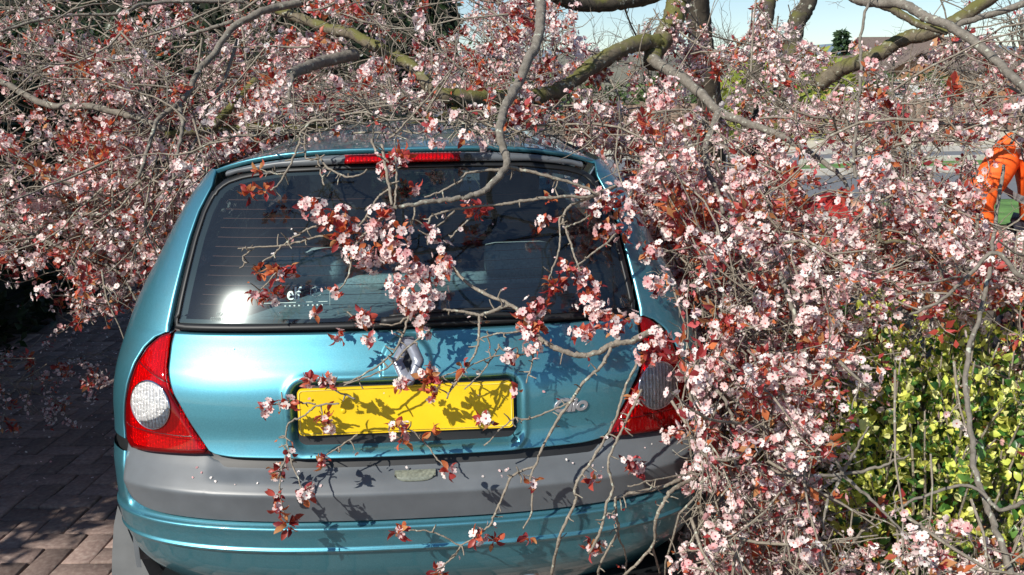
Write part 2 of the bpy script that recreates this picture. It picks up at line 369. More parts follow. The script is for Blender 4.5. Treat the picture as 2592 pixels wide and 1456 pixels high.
for i, (X, Y, r) in enumerate(cand):
    rz = A_P + (math.pi / 2 if r else 0) + rng.normal() * .008; dz = rng.normal() * .0018
    tx, ty = rng.normal(size=2) * .006
    if i in near:
        o = bpy.data.objects.new('paver', pav_me); COL.objects.link(o); o.parent = drive_base
        o.location = (X, Y, dz); o.rotation_euler = (tx, ty, rz)
    else:
        c, s = math.cos(rz), math.sin(rz)
        SV.append(pv @ np.array([[c, s, 0], [-s, c, 0], [0, 0, 1]]) + [X, Y, dz]); SF.append(pf + off); off += len(pv)
o = link('far_pavers', mesh_np('far_pavers', np.vstack(SV), np.vstack(SF)), MAT['paver2'], drive_base); o['kind'] = 'stuff'
kb = box('driveway_edging', (1.07, 1.9, -.02), (.09, 10.2, .1), MAT['kerb'], bev=.01); kb['kind'] = 'structure'

# ------------------------------------------------------------------ the car
def pchip(x, X, Y):
    X = np.asarray(X, float); Y = np.asarray(Y, float); h = np.diff(X); dl = np.diff(Y) / h
    d = np.zeros_like(Y); d[0], d[-1] = dl[0], dl[-1]
    for i in range(1, len(X) - 1):
        d[i] = 0 if dl[i - 1] * dl[i] <= 0 else 3 * (h[i - 1] + h[i]) / ((2 * h[i] + h[i - 1]) / dl[i - 1] + (h[i] + 2 * h[i - 1]) / dl[i])
    x = np.clip(np.asarray(x, float), X[0], X[-1]); i = np.clip(np.searchsorted(X, x) - 1, 0, len(X) - 2); t = (x - X[i]) / h[i]
    return (1 + 2 * t) * (1 - t) ** 2 * Y[i] + t * (1 - t) ** 2 * h[i] * d[i] + t * t * (3 - 2 * t) * Y[i + 1] + t * t * (t - 1) * h[i] * d[i + 1]
ZP = [.20, .30, .37, .435, .497, .56, .60, .66, .70, .75, .80, .84, .87, .90, .935, 1.05, 1.18, 1.31, 1.40]
YP = [.12, .06, .03, .012, .006, .004, .012, .046, .057, .063, .072, .087, .106, .127, .152, .216, .297, .388, .455]
ZW = [.20, .30, .5, .7, .93, 1.1, 1.25, 1.31, 1.40]
WW = [.70, .745, .785, .790, .750, .672, .592, .545, .44]
NS = 2.5
def yprof(z): return pchip(z, ZP, YP)
def wid(z): return pchip(z, ZW, WW)
def adep(z): return np.interp(z, [.3, .6, .93, 1.31], [.33, .33, .30, .22])
def SY(x, z, yp=yprof):
    q = np.clip(np.abs(x) / wid(z), 0, .99999)
    return yp(z) + adep(z) * (1 - (1 - q ** NS) ** (1 / NS))
def hit_depth(u, v):
    r = CF + CR * ((u - CX) / FPX) - CU * ((v - CY) / FPX); t = 2.2
    for _ in range(14):
        P = CAM + r * t; t += .9 * float(SY(P[0], np.clip(P[2], .25, 1.38)) - P[1]) / r[1]; t = min(max(t, 1.9), 2.7)
    return t
def hit_xz(u, v):
    P = CAM + (CF + CR * ((u - CX) / FPX) - CU * ((v - CY) / FPX)) * hit_depth(u, v); return P[0], P[2]
car = empty('hatchback_car', (0, 1.9, 0))
tag(car, 'teal metallic hatchback with a yellow number plate, under the fallen blossom branches', 'car')
CARLOC = np.array([0, 1.9, 0])
def cpart(name, G, mat, parent=None, smooth=True):
    return link(name, grid_mesh(name, np.asarray(G) - CARLOC), mat, parent or car, smooth)
def patch(name, bot, top, left, right, nu, nv, mat, offf=None, yp=yprof, parent=None, rim=.02):
    """Coons patch in (x,z) draped on the rear surface; rim folds its border inwards"""
    s = np.linspace(0, 1, nu); t = np.linspace(0, 1, nv)
    def cv(P, n): 
        P = np.array(P, float); d = np.concatenate([[0], np.cumsum(np.linalg.norm(np.diff(P, axis=0), axis=1))]); d /= d[-1]
        return np.stack([pchip(np.linspace(0, 1, n), d, P[:, 0]), pchip(np.linspace(0, 1, n), d, P[:, 1])], 1)
    B, T_, L, R_ = cv(bot, nu), cv(top, nu), cv(left, nv), cv(right, nv)
    S_, Tt = np.meshgrid(s, t)
    G = (1 - Tt)[..., None] * B[None] + Tt[..., None] * T_[None] + (1 - S_)[..., None] * L[:, None] + S_[..., None] * R_[:, None] \
        - ((1 - S_) * (1 - Tt))[..., None] * B[0] - (S_ * (1 - Tt))[..., None] * B[-1] - ((1 - S_) * Tt)[..., None] * T_[0] - (S_ * Tt)[..., None] * T_[-1]
    X, Z = G[..., 0], G[..., 1]; Y = SY(X, Z, yp)
    if offf is not None: Y = Y - (offf(X, Z) if callable(offf) else offf)
    P = np.stack([X, Y, Z], -1)
    if rim:
        Pp = np.zeros((nv + 2, nu + 2, 3)); Pp[1:-1, 1:-1] = P
        Pp[0, 1:-1] = P[0]; Pp[-1, 1:-1] = P[-1]; Pp[1:-1, 0] = P[:, 0]; Pp[1:-1, -1] = P[:, -1]
        Pp[0, 0], Pp[0, -1], Pp[-1, 0], Pp[-1, -1] = P[0, 0], P[0, -1], P[-1, 0], P[-1, -1]
        e = np.zeros((nv + 2, nu + 2)); e[0] = e[-1] = 1; e[:, 0] = e[:, -1] = 1
        Pp[..., 1] += e * rim; P = Pp
    return cpart(name, P, mat, parent)
def sym(P): return [(-x, z) for x, z in P][::-1]
# outlines (left side, car coordinates in metres)
LO = [(-.587, .931), (-.622, .919), (-.654, .894), (-.680, .856), (-.699, .807), (-.711, .757), (-.718, .706), (-.716, .668)]
LI = [(-.587, .931), (-.590, .901), (-.590, .858), (-.586, .832), (-.576, .802), (-.560, .775), (-.536, .734), (-.508, .692), (-.487, .664)]
GT = [(-.512, 1.268), (-.490, 1.285), (-.443, 1.299), (-.333, 1.314), (-.17, 1.319), (0, 1.320), (.17, 1.319), (.333, 1.314), (.443, 1.299), (.490, 1.285), (.512, 1.268)]
GL = [(-.590, .938), (-.582, .997), (-.570, 1.07), (-.557, 1.143), (-.540, 1.208), (-.512, 1.268)]
GB = [(-.590, .938), (-.3, .942), (0, .943), (.3, .942), (.590, .938)]
def inset(P, c, m): return [(c[0] + (x - c[0]) * (1 - m / max(abs(x - c[0]), .05)), z) for x, z in P]
# rear glass
def shift(P, dx=0, dz=0): return [(x + dx * (-np.sign(x) if abs(x) > 1e-6 else 0), z + dz) for x, z in P]
glass = patch('rear_window', shift(GB, .016, .014), shift(GT, .016, -.012), shift(GL, .016, 0)[:0] + [(x + .016, z + (.014 if i == 0 else (-.012 if i == len(GL) - 1 else 0))) for i, (x, z) in enumerate(GL)],
              sym([(x + .016, z + (.014 if i == 0 else (-.012 if i == len(GL) - 1 else 0))) for i, (x, z) in enumerate(GL)])[::-1], 90, 40, MAT['glass'], 0., rim=0)
def seal_ring(name, loop, w_, off, mat, parent=None, depth=.018):
    loop = np.array(loop); n = len(loop); c = loop.mean(0); rows = []
    tn = np.roll(loop, -1, 0) - np.roll(loop, 1, 0); tn /= np.linalg.norm(tn, axis=1, keepdims=True) + 1e-9; nr = np.stack([tn[:, 1], -tn[:, 0]], 1)
    if ((loop - c) * nr).sum() < 0: nr = -nr
    for k_, (o_, d_) in enumerate([(0, -depth), (0, off), (w_ * .35, off + .003), (w_, off), (w_, -depth)]):
        Q = loop + nr * o_; rows.append(np.stack([Q[:, 0], SY(Q[:, 0], Q[:, 1]) - d_, Q[:, 1]], 1))
    return link(name, grid_mesh(name, np.array(rows) - CARLOC, True), mat, parent or car, True)
def resample(P, n):
    P = np.array(P, float); d = np.concatenate([[0], np.cumsum(np.linalg.norm(np.diff(P, axis=0), axis=1))])
    return np.stack([np.interp(np.linspace(0, d[-1], n), d, P[:, i]) for i in (0, 1)], 1)
gl_loop = np.vstack([resample(GB, 60)[:-1], resample(sym(GL)[::-1], 30)[:-1], resample(GT[::-1], 60)[:-1], resample(GL[::-1], 30)[:-1]])
gl_in = gl_loop * 1.; gl_in[:, 0] -= np.sign(gl_in[:, 0]) * np.minimum(np.abs(gl_in[:, 0]), .018); zc = gl_in[:, 1]; gl_in[:, 1] = np.where(zc < .95, zc + .012, np.where(zc > 1.25, zc - .010, zc))
seal_ring('window_seal', gl_in, .014, .002, MAT['black'])
# dark ceramic border inside the glass
gl_in2 = gl_in * 1.; gl_in2[:, 0] *= .965; gl_in2[:, 1] = 1.13 + (gl_in2[:, 1] - 1.13) * .945
rows = [np.stack([q[:, 0], SY(q[:, 0], q[:, 1]) + .004, q[:, 1]], 1) for q in (gl_in, gl_in2)]
link('glass_border', grid_mesh('glass_border', np.array(rows) - CARLOC, True), MAT['black'], glass, True)
# heater lines
for i in range(12):
    z = .995 + i * .022
    xm = float(np.interp(z, [.93, 1.27], [.53, .455]))
    xs = np.linspace(-xm, xm, 40); P = np.stack([xs, SY(xs, np.full(40, z)) + .0025, np.full(40, z)], 1)
    V, F = tubes(P[None], np.full((1, 40), .0007), 4); link('heater_line', mesh_np('heater_line', V - CARLOC, F), MAT['heater'], glass)
# tailgate with the plate recess and the badge boss
RC, RH = (-.004, .747), (.276, .083)
def sdrr(X, Z, c, hx, hz, r):
    qx = np.abs(X - c[0]) - hx + r; qz = np.abs(Z - c[1]) - hz + r
    return np.hypot(np.maximum(qx, 0), np.maximum(qz, 0)) + np.minimum(np.maximum(qx, qz), 0) - r
def sst(a, b, x): t = np.clip((x - a) / (b - a), 0, 1); return t * t * (3 - 2 * t)
def tail_off(X, Z):
    d = sdrr(X, Z, RC, RH[0], RH[1], .035); o = -.024 * sst(.004, -.018, d)
    o = o + .004 * np.exp(-((d - .010) / .008) ** 2)
    da = np.where(Z < .865, np.abs(X) - .060, np.hypot(X, (Z - .865)) - .060); o = o + .009 * sst(.004, -.004, da) * (Z > .80) * sst(.006, .012, d)
    return o
TB = [(-.487, .664), (-.468, .656), (-.41, .651), (-.2, .650), (0, .650), (.2, .650), (.41, .651), (.468, .656), (.487, .664)]
TL = LI[::-1]
tailgate = patch('tailgate', [(x * .992, z + .003) for x, z in TB], [(-.580, .928), (-.3, .931), (0, .932), (.3, .931), (.580, .928)],
                 [(-.4835, .667)] + [(x + .006, z) for x, z in TL[1:-1]] + [(-.580, .928)], [(.4835, .667)] + [(-x - .006, z) for x, z in TL[1:-1]] + [(.580, .928)], 380, 110, MAT['paint'], tail_off)
# dark under-shell seen in the gaps
us_z = np.linspace(.42, 1.34, 30)
Gs = np.array([[(x_, float(SY(x_, z_)) + .02, z_) for x_ in np.linspace(-.985, .985, 60) * float(wid(z_))] for z_ in np.linspace(.42, .937, 20)])
cpart('inner_panel', Gs, MAT['black'])
# tail lamps
def lens_curves(side):
    o_ = np.array(LO) + [.004, 0]; i_ = np.array(LI) - [.003, 0]
    o_ = resample(o_, 40); 
    # bottom edge of the lens: outer corner rounds into the bottom line
    return o_, resample(i_, 40)
lamp_bottom = [(-.716, .668), (-.701, .653), (-.662, .653), (-.593, .657), (-.53, .660), (-.487, .664)]
def lamp(side):
    o_, i_ = lens_curves(side)
    lb = resample(lamp_bottom, 30)
    nt_, ns_ = 40, 30
    X = np.zeros((nt_, ns_)); Z = np.zeros((nt_, ns_)); s = np.linspace(0, 1, ns_)
    for k_ in range(nt_):
        t = k_ / (nt_ - 1)
        lin = o_[k_] * (1 - s)[:, None] + i_[k_] * s[:, None]
        corr = (lb - (lb[0] * (1 - s)[:, None] + lb[-1] * s[:, None])) * t ** 3
        X[k_], Z[k_] = (lin + corr).T
    if side > 0: X = -X
    Y = SY(X, Z) - .006; sg = np.sin(np.pi * np.clip(s, 0, 1))[None] ** .5; Y = Y - .006 * sg * np.sin(np.pi * np.linspace(0.03, .97, nt_))[:, None] ** .5
    P = np.stack([X, Y, Z], -1)
    e = np.zeros((nt_ + 2, ns_ + 2)); e[0] = e[-1] = 1; e[:, 0] = e[:, -1] = 1
    Pp = np.pad(P, ((1, 1), (1, 1), (0, 0)), mode='edge'); Pp[..., 1] += e * .03
    if side < 0: Pp = Pp[::-1]
    L = cpart('tail_lamp', Pp, MAT['redlens'])
    L['label'] = 'left red tail lamp' if side < 0 else 'right red tail lamp behind blossom'
    Q = P.copy(); cen = P.mean((0, 1)); Q = cen + (Q - cen) * .99; Q[..., 1] += .022
    cpart('reflector', Q, MAT['reflector'], L)
    for zq in (.845, .702):
        k_ = int(np.argmin(np.abs(Z[:, 15] - zq))); q = P[k_] + [0, -.0012, 0]
        Vt, Ft = tubes(q[None, 1:-1], np.full((1, ns_ - 2), .0016), 4); link('lens_joint', mesh_np('lens_joint', Vt - CARLOC, Ft), MAT['darklens'], L)
    # clear reversing lamp disc
    cx_, cz_ = (-.632 if side < 0 else .625), .768
    rr = np.linspace(0, 1, 12)[:, None]; th = np.linspace(2 * np.pi, 0, 49)[None]
    DX = cx_ + .054 * rr * np.cos(th); DZ = cz_ + .056 * rr * np.sin(th); DY = SY(DX, DZ) - .0145 - .007 * (1 - rr ** 2)
    r_ = cpart('reversing_lamp', np.stack([DX, DY, DZ], -1), MAT['clearlens'], L)
    cpart('bulb_bowl', np.stack([DX, SY(DX, DZ) - .0135 + 0 * rr, DZ], -1), MAT['reflector'], L)
    ring = np.stack([np.stack([cx_ + (.054 + a) * np.cos(th[0]), SY(cx_ + (.054 + a) * np.cos(th[0]), cz_ + (.056 + a) * np.sin(th[0])) - b, cz_ + (.056 + a) * np.sin(th[0])], 1) for a, b in ((0, .0145), (.0015, .0155), (.003, .0125))])
    cpart('lamp_ring', ring, MAT['chrome'], L)
lamp(-1); lamp(1)
# bumper: grey insert over painted shell
def yp_paint(z):
    zz = np.asarray(z, float)
    return np.interp(zz, [.20, .27, .31, .345, .37, .40, .425, .431, .437, .4395, .442, .470, .486, .490, .4945, .497, .503, .52, .60, .66, .70],
                     [.16, .10, .058, .030, .018, .012, .006, -.005, -.008, -.006, -.002, -.003, -.006, -.008, -.006, .004, .008, .008, .014, .046, .06])
def bump_rows(zs, yp, th0=None):
    rows = []
    th = np.linspace(0, np.pi / 2, 60)
    for z in zs:
        W_ = float(wid(z)); A_ = float(adep(z)); xs = W_ * np.sin(th) ** (2 / NS); ys = float(yp(z)) + A_ * (1 - np.cos(th) ** (2 / NS))
        ys = ys + .06 * sst(.498, .53, z) * sst(.722, .690, xs)          # set back behind the grey insert
        fx = np.full(6, W_); fy = np.linspace(ys[-1] + .02, ys[-1] + .16, 6)
        xs = np.concatenate([xs, fx]); ys = np.concatenate([ys, fy])
        rows.append(np.stack([np.concatenate([-xs[::-1], xs[1:]]), np.concatenate([ys[::-1], ys[1:]]), np.full(2 * len(xs) - 1, z)], 1))
    return np.array(rows)
zs = np.concatenate([np.linspace(.24, .42, 14), [.425, .428, .431, .434, .437, .4382, .4395, .442, .446], np.linspace(.455, .483, 5), [.486, .490, .493, .4945, .4958, .497, .500, .505], np.linspace(.52, .636, 8)])
bumper = cpart('bumper', bump_rows(zs, yp_paint), MAT['paint'])
INS_L = [(-.640, .514), (-.669, .520), (-.695, .535), (-.708, .562), (-.715, .60), (-.716, .65)]
def yp_ins(z): return np.interp(z, [.50, .52, .56, .5785, .5825, .60, .63, .67], [.006, .002, -.006, -.010, -.0085, .008, .038, .075])
INS_B = [(-.640, .514), (-.6, .511), (-.4, .5085), (0, .508), (.4, .5085), (.6, .511), (.640, .514)]
INS_T = [(-.716, .650), (-.70, .647), (-.60, .650), (-.50, .655), (-.47, .641), (-.43, .637), (-.2, .636), (0, .636), (.2, .636), (.43, .637), (.47, .641), (.50, .655), (.60, .650), (.70, .647), (.716, .650)]
def ins_off(X, Z): 
    notch = sst(.50, .44, np.abs(X)) * sst(.602, .625, Z)
    return -.012 * notch
patch('bumper_insert', INS_B, INS_T, INS_L, sym(INS_L)[::-1], 160, 40, MAT['plastic'], ins_off, yp_ins, parent=bumper, rim=.012)
# plate lamp housing strip in the bumper (pale ribbed lens)
xs = np.linspace(-.035, .062, 40); rows = []
for a, b in ((.602, -.001), (.606, -.006), (.612, -.006), (.619, -.003), (.621, .004)):
    zz = a - (0. if a > .615 else -.010 * ((xs - .0135) / .0485) ** 4 if a < .61 else 0) + 0 * xs
    rows.append(np.stack([xs, yp_ins(zz) + b - .002, zz], 1))
cpart('lamp_lens', np.array(rows), simple('pale ribbed lens', (.17, .185, .15), .3, var=.35, scale=140), bumper)
# number plate with its bevelled rim
def rrect(hx, hz, r, n=8):
    pts = []
    for cx_, cz_, a0 in ((hx - r, hz - r, 0), (-hx + r, hz - r, 90), (-hx + r, -hz + r, 180), (hx - r, -hz + r, 270)):
        for a in np.linspace(a0, a0 + 90, n): pts.append((cx_ + r * math.cos(rad(a)), cz_ + r * math.sin(rad(a))))
    return np.array(pts)
PY0 = float(yprof(.747)) + .024 - .010
plate = None
def plate_mesh(hx, hz, r, d0, d1):
    a = rrect(hx, hz, r); n = len(a); tilt = .12
    V = [(x + RC[0], PY0 + d1 + z * tilt, z + RC[1] + .012) for x, z in a] + [(x + RC[0], PY0 + d0 + z * tilt, z + RC[1] + .012) for x, z in a]
    F = [tuple(range(n - 1, -1, -1))] + [(i, (i + 1) % n, n + (i + 1) % n, n + i) for i in range(n)]
    return V, F
V, F = plate_mesh(.258, .0565, .012, .006, 0.)
plate = link('number_plate', mesh_py('number_plate', np.array(V) - CARLOC, F), MAT['plate'], car); plate['label'] = 'yellow rear number plate'
# a thin raised outline near the plate edge
a = rrect(.2535, .052, .010, 10); P = np.stack([a[:, 0] + RC[0], PY0 - .0006 + a[:, 1] * .12, a[:, 1] + RC[1] + .012], 1); P = np.vstack([P, P[:1]])
V, F = tubes(P[None], np.full((1, len(P)), .0011), 5); link('plate_outline', mesh_np('plate_outline', V - CARLOC, F), simple('pale plate line', (.85, .66, .16), .4), plate)
for x_ in (-.15, .15):
    bm = bmesh.new(); bmesh.ops.create_uvsphere(bm, u_segments=14, v_segments=7, radius=.0065)
    for v in bm.verts: v.co = Vector((v.co.x + x_ + RC[0], v.co.y * .4 + PY0 - .0005, v.co.z + RC[1] + .012)) - Vector(CARLOC)
    bm_obj('screw_cap', bm, MAT['plate'], plate, True)
# diamond emblem on the boss: outer lozenge band with a parallelogram hole, ridge in the middle of the band
def emblem():
    out = np.array([(-.012, -.050), (.012, -.050), (.037, -.002), (.037, .004), (.014, .050), (-.010, .050), (-.037, .004), (-.037, -.002)])
    inn = np.array([(.001, -.028), (.004, -.028), (.014, -.003), (.014, .000), (.000, .028), (-.003, .028), (-.014, .001), (-.014, -.002)])
    inn = inn * [.8, .82]; mid = (out * .62 + inn * .38)
    cz_ = .872; n = 8
    lay = [(out, .004), (out, -.002), (mid, -.005), (inn, -.002), (inn, .004)]
    G = np.array([np.stack([q[:, 0] + .003, float(SY(0, .872)) - .011 + d + (q[:, 1]) * float((SY(0, .90) - SY(0, .845)) / .055), q[:, 1] + cz_], 1) for q, d in lay])
    o = link('emblem', grid_mesh('emblem', G - CARLOC, True), MAT['badge'], car)
    G2 = np.array([np.stack([q[:, 0] + .003, float(SY(0, .872)) - .0112 + 0 * q[:, 0] + q[:, 1] * float((SY(0, .90) - SY(0, .845)) / .055), q[:, 1] + cz_], 1) for q in (inn * .98,)])[0]
    link('emblem_centre', mesh_py('emblem_centre', G2 - CARLOC, [tuple(range(8))]), MAT['black'], o)
emblem()
def text_mesh(txt, size, extrude=0., bevel=0., shear=0., bold=0., spacing=1.):
    c = bpy.data.curves.new('t', 'FONT'); c.body = txt; c.size = size; c.extrude = extrude; c.bevel_depth = bevel; c.shear = shear; c.offset = bold; c.space_character = spacing; c.resolution_u = 6
    o = bpy.data.objects.new('t', c); COL.objects.link(o); bpy.context.view_layer.update()
    dg = bpy.context.evaluated_depsgraph_get(); me = bpy.data.meshes.new_from_object(o.evaluated_get(dg)); bpy.data.objects.remove(o)
    return me
def drape(me, x0, z0, off, sx=1.):
    """flat text mesh (x,y) -> rear surface at (x0+x, z0+y)"""
    for v in me.vertices:
        X, Z = x0 + v.co.x * sx, z0 + v.co.y; v.co = Vector((X, float(SY(X, Z)) - off - v.co.z, Z)) - Vector(CARLOC)
    me.update(); return me
x0, z0 = hit_xz(1398, 1043)
cl = link('model_badge', drape(text_mesh('Clio', .044, .002, .0012, .25, .0007, .95), x0, z0, .003, 1.2), MAT['lettering'], car)
x0, z0 = hit_xz(726, 758)
link('sticker_lettering', drape(text_mesh('elf', .040, 0, 0, 0, .0008, .95), x0, z0, .0012, .95), MAT['white'], glass)
def strip_on_glass(name, pts, wd, mat, parent):
    P = np.array([(lambda q: (q[0], float(SY(q[0], q[1])) - .0005, q[1]))(hit_xz(*p)) for p in pts])
    V, F = tubes(P[None], np.full((1, len(P)), wd), 4); link(name, mesh_np(name, V - CARLOC, F), mat, parent)
def zz(p): return (620 + p[0] / 9.646, 680 + p[1] / 9.646)
strip_on_glass('sticker_emblem', [zz(p) for p in [(1605, 650), (1610, 500), (1770, 430), (1790, 490), (1855, 490), (1850, 640), (1690, 710), (1680, 655), (1610, 655)]], .0009, MAT['white'], glass)
strip_on_glass('sticker_emblem_line', [zz(p) for p in [(1755, 495), (1745, 545), (1715, 560), (1710, 645)]], .0009, MAT['white'], glass)
strip_on_glass('sticker_line', [zz(p) for p in [(470, 850), (1000, 835), (2020, 800)]], .0008, MAT['white'], glass)
strip_on_glass('sticker_edge', [zz(p) for p in [(470, 410), (470, 600)]], .0006, MAT['white'], glass)
strip_on_glass('sticker_edge', [zz(p) for p in [(2070, 440), (2075, 900)]], .0003, MAT['white'], glass)
for i in range(9):
    p = zz((985 + 112 * i, 912 - 4 * i)); x_, z_ = hit_xz(*p)
    th = np.linspace(0, 2 * np.pi, 13)[:-1]; V = [(x_ + .0022 * math.cos(t), float(SY(x_, z_)) - .001, z_ + .0022 * math.sin(t)) for t in th]
    link('sticker_dot', mesh_py('sticker_dot', np.array(V) - CARLOC, [tuple(range(12))]), MAT['white'], glass)
x0, z0 = hit_xz(547, 799); link('glass_marking', drape(text_mesh('RGC', .011), x0, z0, .001), MAT['marking'], glass)
x0, z0 = hit_xz(533, 811); link('glass_marking', drape(text_mesh('02000 111', .0105), x0, z0, .001), MAT['marking'], glass)
# wiper arm lying along the foot of the glass
xs = np.linspace(-.06, .30, 24); P = np.stack([xs, SY(xs, np.full(24, .957)) - .014, np.full(24, .957) + .01 * np.sin(np.linspace(0, 3, 24))], 1)
wp = tube_obj('wiper_arm', P - CARLOC, .011, .006, MAT['black'], car, n=24, jit=0)
P2 = P + [.02, .006, .012]; tube_obj('wiper_blade', P2 - CARLOC, .004, .004, MAT['black'], wp, n=24, jit=0)
# roof
def zroof(y): return np.interp(y, [.40, .55, .8, 1.1, 1.4, 1.8, 2.1, 2.3], [1.357, 1.372, 1.386, 1.398, 1.402, 1.394, 1.374, 1.350])
RW = .525; zedge = 1.305
tt = np.linspace(-1, 1, 61); rows = []
for j in np.linspace(0, 1, 40):
    X = tt * RW; base = zedge + (1.358 - zedge) * (1 - np.abs(tt) ** 3.2); yr = SY(X, base); y = yr + (2.32 - yr) * j ** 1.3
    Z = zedge + (zroof(y) - zedge) * (1 - np.abs(tt) ** 3.2); rows.append(np.stack([X * (1 + .05 * j * (1 - j)), y, Z], 1))
rows = [rows[0] + [0, .004, -.012]] + [rows[0] + [0, -.002, -.003]] + rows
roof = cpart('roof', np.array(rows), MAT['paint'])
# spoiler band with high brake lamp
st = np.linspace(-.93, .93, 90); X = st * .512
zt = zedge + (1.358 - zedge) * (1 - np.abs(X / RW) ** 3.2) - .012
zb = np.interp(X, [p[0] for p in GT], [p[1] for p in GT]) + .004
Gb = []
for t, o_ in ((0, .0), (0, .012), (.35, .016), (.6, .022), (.85, .018), (1, .004)):
    Z = zb * (1 - t) + zt * t; Gb.append(np.stack([X, SY(X, Z) - o_ * np.minimum(1, (1 - np.abs(st)) * 14), Z], 1))
spo = cpart('spoiler_band', np.array(Gb), MAT['plastic'])
xa, xb = -.158, .148
xs = np.linspace(xa, xb, 40); rows = []
for t, o_ in ((-.02, .012), (.04, .024), (.5, .031), (.94, .027), (1.02, .014)):
    zb_ = np.interp(xs, [p[0] for p in GT], [p[1] for p in GT]) + .004; zt_ = zedge + (1.358 - zedge) * (1 - np.abs(xs / RW) ** 3.2) - .012
    Z = zb_ * (1 - t) + zt_ * t; e = np.minimum(1, np.minimum(xs - xa, xb - xs) / .006); rows.append(np.stack([xs, SY(xs, Z) - o_ * (.4 + .6 * e), Z], 1))
bl = cpart('brake_lamp', np.array(rows), MAT['redlens'], spo); R2 = np.array(rows); R2[..., 1] += .005; cpart('reflector', R2, MAT['reflector'], spo)
bm = bmesh.new(); box_bm(bm, np.array([.165, float(SY(.165, 1.335)) - .024, 1.335]) - CARLOC, (.018, .016, .016), bev=.005); bm_obj('washer_jet', bm, MAT['black'], spo)
# rear quarters + cabin sides + lower sides as strips by height
def side_strip(name, zs, x_in, mat, side, y_end, nth=26, nside=30, y0=None):
    rows = []
    for z in zs:
        W_ = float(wid(z)); A_ = float(adep(z)); q = min(x_in(z) / W_, .9999); th0 = math.asin(q ** (NS / 2))
        th = np.linspace(th0, np.pi / 2, nth); xs = W_ * np.sin(th) ** (2 / NS); ys = float(yprof(z)) + A_ * (1 - np.cos(th) ** (2 / NS))
        ye = y_end(z); fy = np.linspace(ys[-1], ye, nside)[1:]; fx = np.full(len(fy), W_) * (1 - .05 * np.clip((fy - 2.6) / 1.2, 0, 1) ** 2)
        rows.append(np.stack([side * np.concatenate([xs, fx]), np.concatenate([ys, fy]), np.full(len(xs) + len(fx), z)], 1))
    G = np.array(rows)
    Gi = G[:, :1] + [0, .03, 0]
    return cpart(name, np.concatenate([Gi, G], 1), mat)
lo = np.array(LO)
def xin_light(z): return float(np.interp(z, lo[::-1, 1], -lo[::-1, 0])) + .004
gla = np.array(GL)
def xin_glass(z): return float(np.interp(z, gla[:, 1], -gla[:, 0])) + .006
